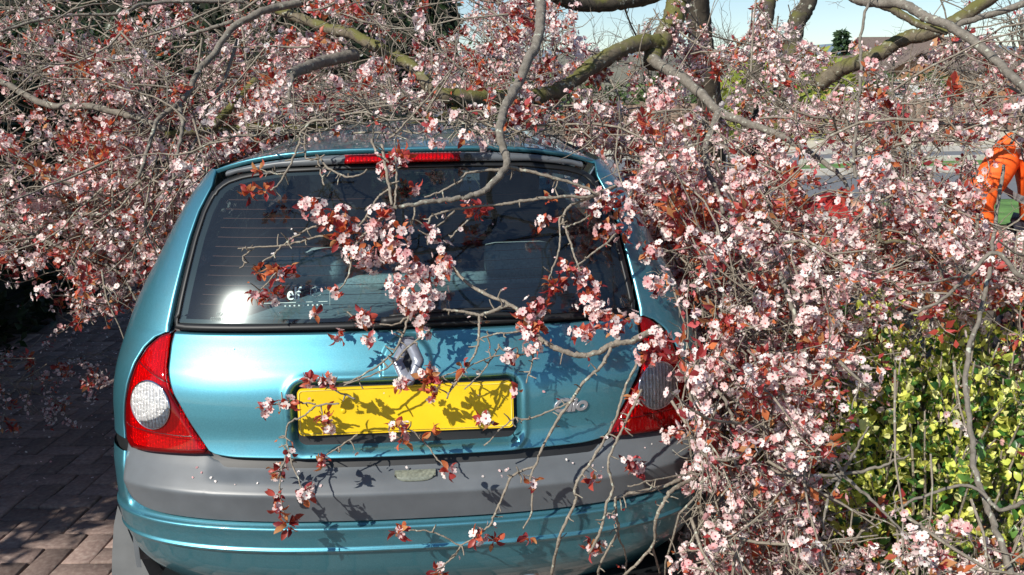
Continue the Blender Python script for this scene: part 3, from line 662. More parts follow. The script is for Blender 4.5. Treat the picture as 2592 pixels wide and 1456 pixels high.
for sd_ in (-1, 1):
    side_strip('quarter_panel', np.linspace(.665, .929, 22), xin_light, MAT['paint'], sd_, lambda z: .98)
    side_strip('rear_pillar', np.concatenate([np.linspace(.929, 1.268, 24), [1.29, 1.308]]), xin_glass, MAT['paint'], sd_, lambda z: .98)
    # flank with a wheel arch opening, doors
    zs_ = np.linspace(.24, .935, 24); ys_ = np.linspace(.36, 3.45, 120)
    G = np.array([[(sd_ * float(wid(z)) * (1 - .05 * max(0, (y - 2.6) / 1.2) ** 2), y, z) for y in ys_] for z in zs_])
    V = G.reshape(-1, 3); idx = np.arange(len(V)).reshape(len(zs_), len(ys_)); Fq = []
    for i in range(len(zs_) - 1):
        for j in range(len(ys_) - 1):
            yc, zc_ = (ys_[j] + ys_[j + 1]) / 2, (zs_[i] + zs_[i + 1]) / 2
            if math.hypot(yc - .70, zc_ - .29) < .335 or math.hypot(yc - 3.02, zc_ - .29) < .335: continue
            if zc_ > .66 and yc < .97: continue
            if yc < .55 : continue
            Fq.append((idx[i, j], idx[i, j + 1], idx[i + 1, j + 1], idx[i + 1, j]))
    fl = link('flank', mesh_np('flank', V - CARLOC, Fq), MAT['paint'], car, True)
    # side glass and door frame on the cabin
    zs_ = np.linspace(.935, 1.308, 16)
    for nm, ya, yb, mt in (('side_window', 1.0, 2.25, MAT['sideglass']),):
        G = np.array([[(sd_ * float(wid(z)), ya + (yb - ya) * t + (0 if t < .5 else .0) + (1.30 - z) * (.55 * t) , z) for t in np.linspace(0, 1, 20)] for z in zs_])
        cpart(nm, G, mt)
    for yy in (.985, 1.62):
        G = np.array([[(sd_ * (float(wid(z)) + .004), yy + dy + (1.30 - z) * (.30 if yy > 1.5 else 0), z) for dy in (0, .04, .08)] for z in zs_]); cpart('door_pillar', G, MAT['black'])
    mr = np.array([sd_ * .80, 2.45, 1.0])
    bm = bmesh.new(); bmesh.ops.create_icosphere(bm, subdivisions=3, radius=1)
    for v in bm.verts: v.co = Vector(mr - CARLOC) + Vector((v.co.x * .09, v.co.y * .05 if v.co.y > 0 else v.co.y * .015, v.co.z * .06))
    bm_obj('door_mirror', bm, MAT['plastic'], car, True)
    # grey wheel arch lip, tyre and rim
    for yc in (.70, 3.02):
        th = np.linspace(-.15, np.pi + .15, 40); rows = []
        for r_, dx in ((.338, -.02), (.338, .004), (.352, .010), (.372, .004), (.374, -.01)):
            rows.append(np.stack([np.full(40, 0.) + sd_ * (float(wid(.45)) + dx), yc + r_ * np.cos(th), .29 + r_ * np.sin(th)], 1))
        cpart('wheel_arch', np.array(rows), MAT['plastic'])
        wh = empty('wheel', Vector((sd_ * .695, yc, .285)) - Vector(CARLOC)); wh.parent = car
        prof = [(-.08, .17), (-.09, .20), (-.085, .255), (-.07, .278), (-.03, .285), (.03, .285), (.07, .278), (.085, .255), (.09, .20), (.08, .17)]
        th = np.linspace(0, 2 * np.pi, 49)[:-1]
        G = np.array([np.stack([np.full(48, p[0]), p[1] * np.cos(th), p[1] * np.sin(th)], 1) for p in prof]); link('tyre', grid_mesh('tyre', G, True), MAT['rubber'], wh, True)
        prof = [(.085, .175), (.07, .165), (.045, .15), (.05, .06), (.065, .05), (.07, .001)]
        G = np.array([np.stack([np.full(48, p[0] * sd_), p[1] * np.cos(th), p[1] * np.sin(th)], 1) for p in prof]); link('rim', grid_mesh('rim', G, True), MAT['rim'], wh, True)
# front: windscreen, bonnet, nose
G = np.array([[(float(wid(z)) * .985 * t, 2.30 + (1.335 - z) * 1.55 - .10 * t * t, z) for t in np.linspace(-1, 1, 30)] for z in np.linspace(.93, 1.33, 14)]); cpart('windscreen', G, MAT['sideglass'])
G = np.array([[(.735 * t * (1 - .12 * s_ ** 3), 2.92 - .10 * t * t + s_ * .86 - .16 * t * t * s_, .93 - .16 * s_ ** 2 - .02 * abs(t) ** 3) for t in np.linspace(-1, 1, 30)] for s_ in np.linspace(0, 1, 14)]); cpart('bonnet', G, MAT['paint'])
G = np.array([[(.74 * t * .90, 3.78 - .26 * t * t, z) for t in np.linspace(-1, 1, 30)] for z in np.linspace(.22, .76, 8)]); cpart('nose', G, MAT['paint'])
G = np.array([[(.70 * t, y, .24) for t in np.linspace(-1, 1, 4)] for y in (.16, 1., 2., 3.6)]); cpart('floor_pan', G, MAT['black'])
box('boot_floor', np.array([0, .55, .50]) - CARLOC, (1.30, .75, .02), MAT['interior'], car)
# cabin
G = np.array([[(.60 * t, .235 + .40 * s_, .920 + .012 * s_ + .01 * math.cos(t * 2)) for t in np.linspace(-1, 1, 20)] for s_ in np.linspace(0, 1, 12)]); cpart('parcel_shelf', G, MAT['shelf'])
bm = bmesh.new()
box_bm(bm, np.array([0, .72, .70]) - CARLOC, (1.24, .12, .53), bev=.03); seat = bm_obj('rear_seat', bm, MAT['cloth'], car, True)
def at_y(u, v, y):
    r = CF + CR * ((u - CX) / FPX) - CU * ((v - CY) / FPX); return CAM + r * ((y - CAM[1]) / r[1])
hr_ = at_y(1312, 650, .66)
for x_ in (-hr_[0], hr_[0]):
    bm = bmesh.new(); vs = box_bm(bm, np.array([x_, .69, hr_[2] - .012]) - CARLOC, (.205, .085, .105), bev=.036); bm_obj('headrest', bm, MAT['cloth'], seat, True)
for x_ in (-.35, .35):
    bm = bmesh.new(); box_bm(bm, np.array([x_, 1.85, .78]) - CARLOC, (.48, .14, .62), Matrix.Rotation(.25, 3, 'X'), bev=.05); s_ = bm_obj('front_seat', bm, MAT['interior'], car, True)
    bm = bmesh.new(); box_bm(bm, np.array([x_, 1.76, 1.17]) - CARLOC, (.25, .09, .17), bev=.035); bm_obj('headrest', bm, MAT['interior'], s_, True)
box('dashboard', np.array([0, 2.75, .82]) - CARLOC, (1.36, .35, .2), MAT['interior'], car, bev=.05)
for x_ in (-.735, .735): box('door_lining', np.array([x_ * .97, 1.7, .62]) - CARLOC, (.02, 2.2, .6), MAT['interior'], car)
G = np.array([[(.50 * t, y, float(zroof(y)) - .055 - .02 * t * t) for t in np.linspace(-1, 1, 12)] for y in np.linspace(.52, 2.3, 12)]); cpart('headlining', G, simple('grey headlining', (.22, .23, .23), .9))
# grey mud guard behind the left rear wheel
mo = [(298, 1280), (288, 1330), (284, 1400), (282, 1500), (400, 1500), (365, 1430), (335, 1370), (315, 1320)]
Vm = np.array([at_y(u, v, .40) for u, v in mo]); n_ = len(mo); Vm2 = np.vstack([Vm, Vm + [.02, .09, 0]])
for sgn in (1, -1):
    Vq = Vm2 * [sgn, 1, 1]; Fm = [tuple(range(n_)), tuple(range(2 * n_ - 1, n_ - 1, -1))] + [(i, i + n_, (i + 1) % n_ + n_, (i + 1) % n_) for i in range(n_)]
    link('mud_guard', mesh_py('mud_guard', Vq - CARLOC, Fm), MAT['guard'], car)
# exhaust tip
ex = at(1340, 1446, 2.25); tube_obj('exhaust_tip', np.array([ex + [0, 0, -.02], ex + [0, .08, -.02], ex + [0, .3, -.02]]) - CARLOC, .024, .024, MAT['exhaust'], car, n=12, k=16, jit=0)

# ------------------------------------------------------------------ foliage builders
PET = [(.0, .04, .0), (-.40, .46, .12), (-.34, .88, .22), (.0, 1.0, .15), (.34, .88, .22), (.40, .46, .12)]
def flower_arr(det=True):
    """five cupped petals and a reddish centre with stamens; unit radius, facing +z"""
    V, F, C = [], [], []
    for p in range(5):
        a = p * 2 * math.pi / 5; ca, sa = math.cos(a), math.sin(a); b = len(V)
        for x, y, z in PET: V.append((x * ca - y * sa, x * sa + y * ca, z))
        for t in ((0, 1, 2), (0, 2, 3), (0, 3, 4), (0, 4, 5)) if det else ((0, 1, 2), (0, 2, 4), (0, 4, 5)): F.append(tuple(b + i for i in t)); C.append(0)
    b = len(V)
    for i in range(6):
        a = i * math.pi / 3; V.append((.20 * math.cos(a), .20 * math.sin(a), .10))
    V.append((0, 0, .16))
    for i in range(6): F.append((b + i, b + (i + 1) % 6, b + 6)); C.append(1)
    return np.array(V, float), np.array(F), np.array(C)
FV1, FF1, FC1 = flower_arr(True); FV0, FF0, FC0 = flower_arr(False)
def leaf_arr():
    """folded, tapering young leaf, unit length along +y"""
    st = [(0, .02, 0), (.25, .20, .05), (.55, .26, .06), (.82, .15, .0), (1., .0, -.10)]
    V, F = [], []
    for y, w_, z in st: V += [(-w_, y, z + w_ * .45), (0, y, z), (w_, y, z + w_ * .45)]
    for i in range(4):
        b = i * 3; F += [(b, b + 1, b + 4, b + 3), (b + 1, b + 2, b + 5, b + 4)]
    return np.array(V, float), np.array(F)
LV, LF = leaf_arr()
LV0 = np.array([(0, 0, 0), (-.24, .5, .10), (0, .55, 0), (.24, .5, .10), (0, 1, -.06)], float); LF0 = np.array([(0, 2, 1), (0, 3, 2), (1, 2, 4), (2, 3, 4)])
def frames(D, roll):
    """rotation matrices whose z axis is D"""
    D = D / (np.linalg.norm(D, axis=1, keepdims=True) + 1e-9); ref = np.where(np.abs(D[:, 2:3]) < .9, [[0, 0, 1.]], [[1., 0, 0]])
    a = np.cross(ref, D); a /= np.linalg.norm(a, axis=1, keepdims=True); b = np.cross(D, a); c, s = np.cos(roll)[:, None], np.sin(roll)[:, None]
    return np.stack([a * c + b * s, -a * s + b * c, D], 2)
def scatter(Vu, Fu, pos, M, sc_):
    P = np.einsum('nij,vj->nvi', M, Vu) * sc_[:, None, None] + pos[:, None, :]
    F = Fu[None] + (np.arange(len(pos)) * len(Vu))[:, None, None]
    return P.reshape(-1, 3), F.reshape(-1, Fu.shape[1])
PETCOL = np.array([(.90, .74, .71), (.88, .64, .62), (.92, .82, .78), (.80, .44, .44), (.94, .88, .84)])
CENCOL = np.array([(.42, .08, .10), (.55, .20, .16), (.30, .04, .07)])
LEAFCOL = np.array([(.44, .075, .055), (.52, .115, .060), (.30, .040, .042), (.56, .17, .065), (.48, .085, .09), (.22, .028, .035), (.50, .24, .10)])
def leaf_frames(D, roll):
    Z = frames(D, roll); return Z[:, :, [0, 2, 1]] * np.array([1, 1, -1])[None, None, :]
def flowers_mesh(name, pos, D, sc_, shade=None, det=False):
    n = len(pos); Vu, Fu, Cu = (FV1, FF1, FC1) if det else (FV0, FF0, FC0)
    M = frames(D, rng.uniform(0, 6.3, n)); M = M * np.stack([rng.uniform(.8, 1.1, n), rng.uniform(.8, 1.1, n), rng.uniform(.4, 2.6, n)], 1)[:, None, :]
    sc_ = np.asarray(sc_) * np.where(rng.random(n) < .16, .5, 1.)
    V, F = scatter(Vu, Fu, pos, M, sc_)
    pc = PETCOL[rng.choice(5, n, p=[.30, .25, .2, .13, .12])] * rng.uniform(.85, 1.05, (n, 1)); cc = CENCOL[rng.integers(0, 3, n)]
    C = np.where(Cu[None, :, None] == 0, pc[:, None, :], cc[:, None, :]).reshape(-1, 3)
    return mesh_np(name, V, F, np.minimum(C, 1))
def leaves_mesh(name, pos, D, sc_, cols=LEAFCOL, prob=None, lo=True):
    n = len(pos); Vu, Fu = (LV0, LF0) if lo else (LV, LF)
    V, F = scatter(Vu, Fu, pos, leaf_frames(D, rng.uniform(0, 6.3, n)), sc_)
    C = np.repeat((cols[rng.choice(len(cols), n, p=prob)] * rng.uniform(.75, 1.2, (n, 1)))[:, None], len(Fu), 1).reshape(-1, 3)
    return mesh_np(name, V, F, np.minimum(C, 1))
def unit(a): a = np.asarray(a, float); return a / (np.linalg.norm(a) + 1e-9)

# ------------------------------------------------------------------ the fallen blossom tree
tree = empty('cherry_plum_tree', (3.1, 4.9, 0))
tag(tree, 'fallen plum tree in pink blossom with red leaves, its boughs lying over the teal car', 'tree')
TL_ = np.array([3.1, 4.9, 0])
FL_POS, FL_DIR, FL_S, LE_POS, LE_DIR, LE_S, TW, TWR = [], [], [], [], [], [], [], []
FGF, FGL = [], []            # foreground flowers / leaves kept as single objects
def cluster(P, D, nf, nl, spread, fg=False, fs=.0105, ls=.026):
    for _ in range(nf):
        d = unit(rng.normal(size=3) + .5 * D + [-.15, -.35, .2]); p = P + d * spread * rng.uniform(.25, 1.) ** .6
        (FGF if fg else FL_POS).append((p, d, fs * rng.uniform(.75, 1.15)) if fg else p)
        if not fg: FL_DIR.append(unit(d + rng.normal(size=3) * .4)); FL_S.append(fs * rng.uniform(.7, 1.15))
    for _ in range(nl):
        d = unit(rng.normal(size=3) + .4 * D + [0, -.1, .1]); p = P + d * spread * rng.uniform(0, .55)
        if fg: FGL.append((p, d, ls * rng.uniform(.55, 1.2)))
        else: LE_POS.append(p); LE_DIR.append(d); LE_S.append(ls * rng.uniform(.5, 1.2))
def add_twig(P, r0, r1):
    TW.append(catmull(P, 7)); TWR.append(np.linspace(r0, r1, 7))
def in_car_vec(x, y, z, pad=.012):
    zq = np.clip(z, .25, 1.38); yq = np.clip(y, .4, 2.3)
    r = (np.abs(x) < wid(zq) + .01 + pad) & (y > SY(x, zq) - .02 - pad) & (z < zroof(yq) + .01 + pad) & ((y < 2.3) | (z < .98 + pad)) & (y < 3.9)
    return r
_gx, _gy, _gz = np.meshgrid(np.arange(-.9, .9, .025), np.arange(-.1, 4.0, .025), np.arange(.2, 1.45, .025), indexing='ij')
OCC = in_car_vec(_gx.ravel(), _gy.ravel(), _gz.ravel()).reshape(_gx.shape)
CLEAR = np.array([(740, 398), (560, 455), (430, 640), (345, 870), (285, 1120), (280, 1500), (1640, 1500), (1735, 1240), (1722, 1100), (1650, 860), (1590, 600), (1490, 475), (1430, 408), (1250, 372), (900, 372)], float)
def in_poly(u, v, Q):
    c = False; j = len(Q) - 1
    for i in range(len(Q)):
        if (Q[i, 1] > v) != (Q[j, 1] > v) and u < (Q[j, 0] - Q[i, 0]) * (v - Q[i, 1]) / (Q[j, 1] - Q[i, 1]) + Q[i, 0]: c = not c
        j = i
    return c
GRID = 8
GW, GH = 3200 // GRID, 2000 // GRID            # picture cells, origin at (-300,-250)
CLR = np.zeros((GW, GH), bool); LIMBD = np.full((GW, GH), 0.); SOFT = np.zeros((GW, GH))
for i in range(GW):
    for j in range(GH):
        if in_poly(i * GRID - 300, j * GRID - 250, CLEAR): CLR[i, j] = True
def soft(u0, u1, v0, v1, p): SOFT[int((u0 + 300) / GRID):int((u1 + 300) / GRID), int((v0 + 250) / GRID):int((v1 + 250) / GRID)] = p
soft(1830, 1900, -20, 95, .7); soft(2040, 2330, -20, 110, .7); soft(1970, 2200, 350, 420, .35); soft(1460, 1600, 25, 100, .8); soft(2140, 2560, 760, 1010, .45); soft(2090, 2592, 1010, 1320, .5); soft(2035, 2180, 430, 560, .5); soft(2480, 2600, 385, 590, .66); soft(-200, 190, 690, 880, .45); soft(190, 330, 800, 900, .45); soft(0, 330, 880, 1100, .1); soft(0, 330, 1130, 1456, 1.); soft(2340, 2430, 380, 470, .6)
CA, CFt, CRt, CUt = CAM.tolist(), CF.tolist(), CR.tolist(), CU.tolist()
def cell(p):
    x, y, z = p[0] - CA[0], p[1] - CA[1], p[2] - CA[2]; d = x * CFt[0] + y * CFt[1] + z * CFt[2]
    if d < .05: return None
    i = int((CX + FPX * (x * CRt[0] + y * CRt[1] + z * CRt[2]) / d + 300) / GRID); j = int((CY - FPX * (x * CUt[0] + y * CUt[1] + z * CUt[2]) / d + 250) / GRID)
    if i < 0 or j < 0 or i >= GW or j >= GH: return None
    return i, j, d
def blocked(p, lim=True):
    if p[2] < .01: return True
    a, b, c = int((p[0] + .9) / .025), int((p[1] + .1) / .025), int((p[2] - .2) / .025)
    if 0 <= a < OCC.shape[0] and 0 <= b < OCC.shape[1] and 0 <= c < OCC.shape[2] and p[0] > -.9 and OCC[a, b, c]: return True
    q = cell(p)
    if q is None: return False
    i, j, d = q
    if CLR[i, j] and d < 3.3: return True
    if lim and d < LIMBD[i, j] - .02 and rng.random() < .75: return True
    return SOFT[i, j] > 0 and rng.random() < SOFT[i, j]
def limb_shadow(P, w):
    for p, r in zip(P, w):
        q = cell(p)
        if q is None: continue
        i, j, d = q; k_ = int((r * FPX / d + 4) / GRID) 
        sl_ = LIMBD[max(i - k_, 0):i + k_ + 1, max(j - k_, 0):j + k_ + 1]; np.maximum(sl_, d, out=sl_)
def wander(P, d, L, n, curl=.35, grav=0.):
    pts = [np.array(P, float)]; st = L / (n - 1)
    for _ in range(n - 1):
        d = unit(d + rng.normal(size=3) * curl * .5 + [0, 0, grav]); pts.append(pts[-1] + d * st)
    return np.array(pts)
_bw = rng.normal(size=(9, 3)) * 7.5; _bp = rng.uniform(0, 6.3, 9)
def field(P): return float(np.sin(_bw @ np.asarray(P) + _bp).sum() / 3.0)
def spray(P, d, L, r, bloom, nch, fs=.0105, dens=1., grav=0., curl=.4, red=1., chk=True, fdist=1.):
    """one bough end: wandering twig with side shoots, spurs, blossom and leaf clusters"""
    pts = wander(P, d, L, 8, curl, grav)
    fb = field(P); bloom = min(1., max(.03, bloom + .85 * fb)); red = red * (1.5 if fb < -.1 else 1.)
    if chk:
        k_ = 8
        for i, p in enumerate(pts):
            if blocked(p): k_ = i; break
        if k_ < 3: return
        pts = pts[:k_]
    add_twig(pts, r, r * .45); Q = catmull(pts, 30)
    for _ in range(nch):
        i = rng.integers(3, 29); dd = unit(Q[i] - Q[i - 1]); sdv = unit(np.cross(dd, rng.normal(size=3)))
        L2 = L * rng.uniform(.18, .5); ch = wander(Q[i], unit(dd * .8 + sdv), L2, 6, .45, grav)
        if chk and (blocked(ch[3]) or blocked(ch[-1])): continue
        add_twig(ch, r * .5, r * .22); C2 = catmull(ch, 20)
        for _ in range(rng.poisson(2.2 * dens)):          # bare spurs
            j = rng.integers(4, 20); e = unit(np.cross(unit(C2[j] - C2[j - 1]), rng.normal(size=3))); add_twig(np.array([C2[j], C2[j] + e * .018, C2[j] + e * .035 + rng.normal(size=3) * .006]), r * .3, r * .18)
        if rng.random() < bloom:
            lf = rng.random() < .27
            js = range(rng.integers(4, 9), 20, 2)
            for j in js:
                if chk and blocked(C2[j]): continue
                cluster(C2[j], unit(C2[j] - C2[j - 1]), rng.poisson((1.0 if lf else 3.4) * dens * fdist), rng.poisson((3.6 if lf else 1.2) * dens * red), .026, fs=fs, ls=.034 if lf else .022)
    if rng.random() < bloom:
        for j in rng.integers(12, 30, 4):
            if not (chk and blocked(Q[j])): cluster(Q[j], unit(Q[j] - Q[j - 1]), rng.poisson(3.2 * dens * fdist), rng.poisson(2. * dens * red), .036, fs=fs)
def px(pts, d):
    """trace of image points with depths d (scalar, pair or list) -> 3D points"""
    n = len(pts); d = np.interp(np.linspace(0, 1, n), np.linspace(0, 1, len(d)), d) if np.ndim(d) else np.full(n, float(d))
    return np.array([at(u, v, q) for (u, v), q in zip(pts, d)])
def limb(pts, d, w0, w1, mat='bark', name='limb', bloom=0, seg=None, k=9, jit=.05, r_pow=1., sub=None):
    P = px(pts, d); dm = np.array(d).mean() if np.ndim(d) else d
    o = tube_obj(name, P - TL_, w0 / 2 * (d[0] if np.ndim(d) else d) / FPX, w1 / 2 * (d[-1] if np.ndim(d) else d) / FPX, MAT[mat], tree, n=seg or max(24, len(pts) * 10), k=k, jit=jit, wob=.0022, r_pow=r_pow)
    if max(w0, w1) > 7 and name == 'limb': limb_shadow(catmull(P, 160), np.linspace(w0 / 2 * (d[0] if np.ndim(d) else d) / FPX, w1 / 2 * (d[-1] if np.ndim(d) else d) / FPX, 160))
    return catmull(P, 40)
# big limbs
B = []
B.append(limb([(1725, -70), (1717, 0), (1704, 50), (1678, 100), (1655, 135), (1650, 165)], [4.1, 3.9], 64, 44, 'mossbark', 'trunk', jit=.06))
B.append(limb([(1668, 105), (1603, 114), (1519, 155), (1435, 215), (1368, 242), (1267, 247), (1166, 245), (1106, 232), (1072, 198), (1032, 161), (965, 124), (884, 87), (800, 60), (700, 25)], [3.95, 3.6, 3.3, 3.5, 3.9], 40, 24, 'mossbark', jit=.10))
B.append(limb([(1175, 252), (1143, 292), (1099, 306), (1066, 319), (1015, 332), (975, 347), (941, 349)], [3.45, 2.75], 32, 28, 'mossbark'))
B.append(limb([(1650, 150), (1685, 175), (1728, 198), (1778, 242), (1819, 282), (1886, 309), (1963, 339), (2013, 363), (2097, 420), (2135, 455), (2150, 490)], [3.9, 2.9], 30, 7, 'bark'))
B.append(limb([(1819, 282), (1802, 329), (1785, 380), (1795, 437), (1812, 477), (1830, 540)], [3.4, 3.0], 20, 10, 'bark'))
B.append(limb([(1372, -40), (1368, 0), (1369, 40), (1361, 101), (1334, 161), (1311, 215), (1287, 255), (1270, 296), (1264, 336), (1274, 376), (1284, 410), (1262, 447), (1229, 480), (1195, 495), (1133, 506), (1052, 518), (995, 526)], [2.75, 2.45, 2.2, 2.12, 2.1], 27, 10, 'bark'))
B.append(limb([(2150, -20), (2165, -4), (2215, 7), (2282, 10), (2333, 37), (2417, 74), (2501, 134), (2551, 185), (2600, 230), (2680, 330)], [3.2, 2.4], 26, 20, 'bark'))
B.append(limb([(2070, 215), (2124, 178), (2165, 161), (2232, 131), (2290, 98), (2350, 85), (2440, 40), (2540, -30)], [3.6, 3.3], 40, 34, 'mossbark'))
B.append(limb([(2215, 5), (2270, 30), (2330, 62), (2400, 82)], [3.3, 3.2], 22, 16, 'mossbark'))
B.append(limb([(2610, 3), (2517, 34), (2417, 64), (2400, 72)], [3.1, 3.2], 18, 14, 'bark'))
B.append(limb([(1400, -12), (1430, 3), (1485, 14), (1569, 7), (1640, -8), (1720, -40)], [3.7, 4.1], 30, 40, 'shadebark'))
# standing stems behind
B.append(limb([(1770, -200), (1765, -40), (1772, 80), (1790, 200), (1800, 330), (1805, 480), (1810, 640)], [4.6, 4.9, 5.3], 58, 64, 'shadebark', 'trunk', k=12))
B.append(limb([(2060, -160), (2047, 0), (2020, 50), (2007, 100), (1997, 151), (1985, 230), (1960, 330), (1930, 430), (1900, 600)], [5.6, 5.5, 5.3], 40, 58, 'shadebark', 'trunk', k=12))
B.append(limb([(1960, -160), (1946, 0), (1930, 80), (1916, 150), (1905, 260), (1890, 400)], [5.8, 5.5], 38, 44, 'shadebark', 'trunk', k=12))
# left boughs
B.append(limb([(760, 8), (700, 18), (655, 34), (588, 71), (544, 134), (504, 175), (480, 228), (453, 262), (403, 299), (386, 336), (366, 403), (349, 453)], [3.3, 2.8], 20, 8))
B.append(limb([(455, 264), (457, 290), (463, 319), (453, 370), (440, 437), (432, 490)], [2.9, 2.75], 12, 6))
B.append(limb([(590, 55), (504, 81), (437, 97), (369, 106), (302, 114), (235, 128), (160, 150)], [3.3, 3.4], 10, 5))
B.append(limb([(620, 6), (504, 3), (369, 9), (302, 34), (134, 44), (0, 81)], [3.5, 3.1], 10, 6))
B.append(limb([(-30, 190), (44, 228), (118, 265), (215, 269), (302, 286), (353, 299), (420, 330)], [3.6, 3.3], 16, 18))
B.append(limb([(650, 205), (605, 252), (571, 286), (540, 320)], [3.5, 3.3], 24, 20, 'mossbark'))
B.append(limb([(900, 140), (823, 155), (773, 171), (736, 188)], [3.4, 3.0], 30, 26, 'bark'))
B.append(limb([(738, 190), (739, 202), (729, 252), (739, 296), (760, 330)], [3.0, 2.8], 11, 7))
B.append(limb([(420, 345), (470, 335), (571, 329), (655, 322), (739, 326), (860, 335)], [3.3, 3.5], 20, 24, 'mossbark'))
B.append(limb([(600, 100), (570, 200), (530, 260), (500, 340), (470, 400)], [3.2, 3.0], 9, 5))
B.append(limb([(60, 620), (150, 545), (260, 540), (330, 480), (395, 420)], [3.0, 2.9], 8, 6))
B.append(limb([(-20, 560), (90, 600), (180, 640), (300, 690), (360, 800), (365, 850)], [3.2, 2.9], 9, 4))
# right boughs
B.append(limb([(2198, 10), (2181, 67), (2178, 151), (2175, 235), (2168, 319), (2161, 403), (2165, 450)], [2.6, 2.5], 7, 9))
B.append(limb([(1975, 690), (1990, 741), (2013, 805), (2030, 872), (2047, 956), (2050, 1010)], [2.2, 2.1], 12, 14))
B.append(limb([(2540, 420), (2520, 560), (2511, 620), (2507, 674), (2490, 755), (2474, 822), (2450, 899), (2445, 1000), (2457, 1098), (2464, 1171), (2484, 1239), (2507, 1306), (2534, 1373), (2570, 1480)], [2.4, 2.1, 1.8], 9, 18))
B.append(limb([(1790, 960), (1839, 1020), (1859, 1088), (1862, 1171), (1876, 1239), (1890, 1310)], [2.2, 2.1], 9, 6))
hub = (2131, 1202)
for e in [[(2110, 1140), (2095, 1080)], [(2030, 1205), (1960, 1200)], [(2060, 1250), (2007, 1286), (1990, 1339), (1985, 1420)], [(2230, 1180), (2300, 1150)], [(2200, 1260), (2260, 1320), (2330, 1400)], [(2160, 1150), (2200, 1080)], [(2090, 1290), (2080, 1400)]]:
    B.append(limb([hub] + e, [2.0, 1.95], 10, 4))
B.append(limb([(2230, 560), (2225, 600), (2240, 612), (2300, 615), (2380, 640)], [2.5, 2.5], 10, 9, 'mossbark'))
B.append(limb([(2700, 650), (2592, 700), (2520, 640), (2460, 690), (2380, 760), (2300, 800)], [2.1, 2.2], 14, 7))
B.append(limb([(2592, 1270), (2530, 1290), (2490, 1250), (2430, 1230), (2330, 1260), (2250, 1300)], [1.8, 2.0], 12, 6))
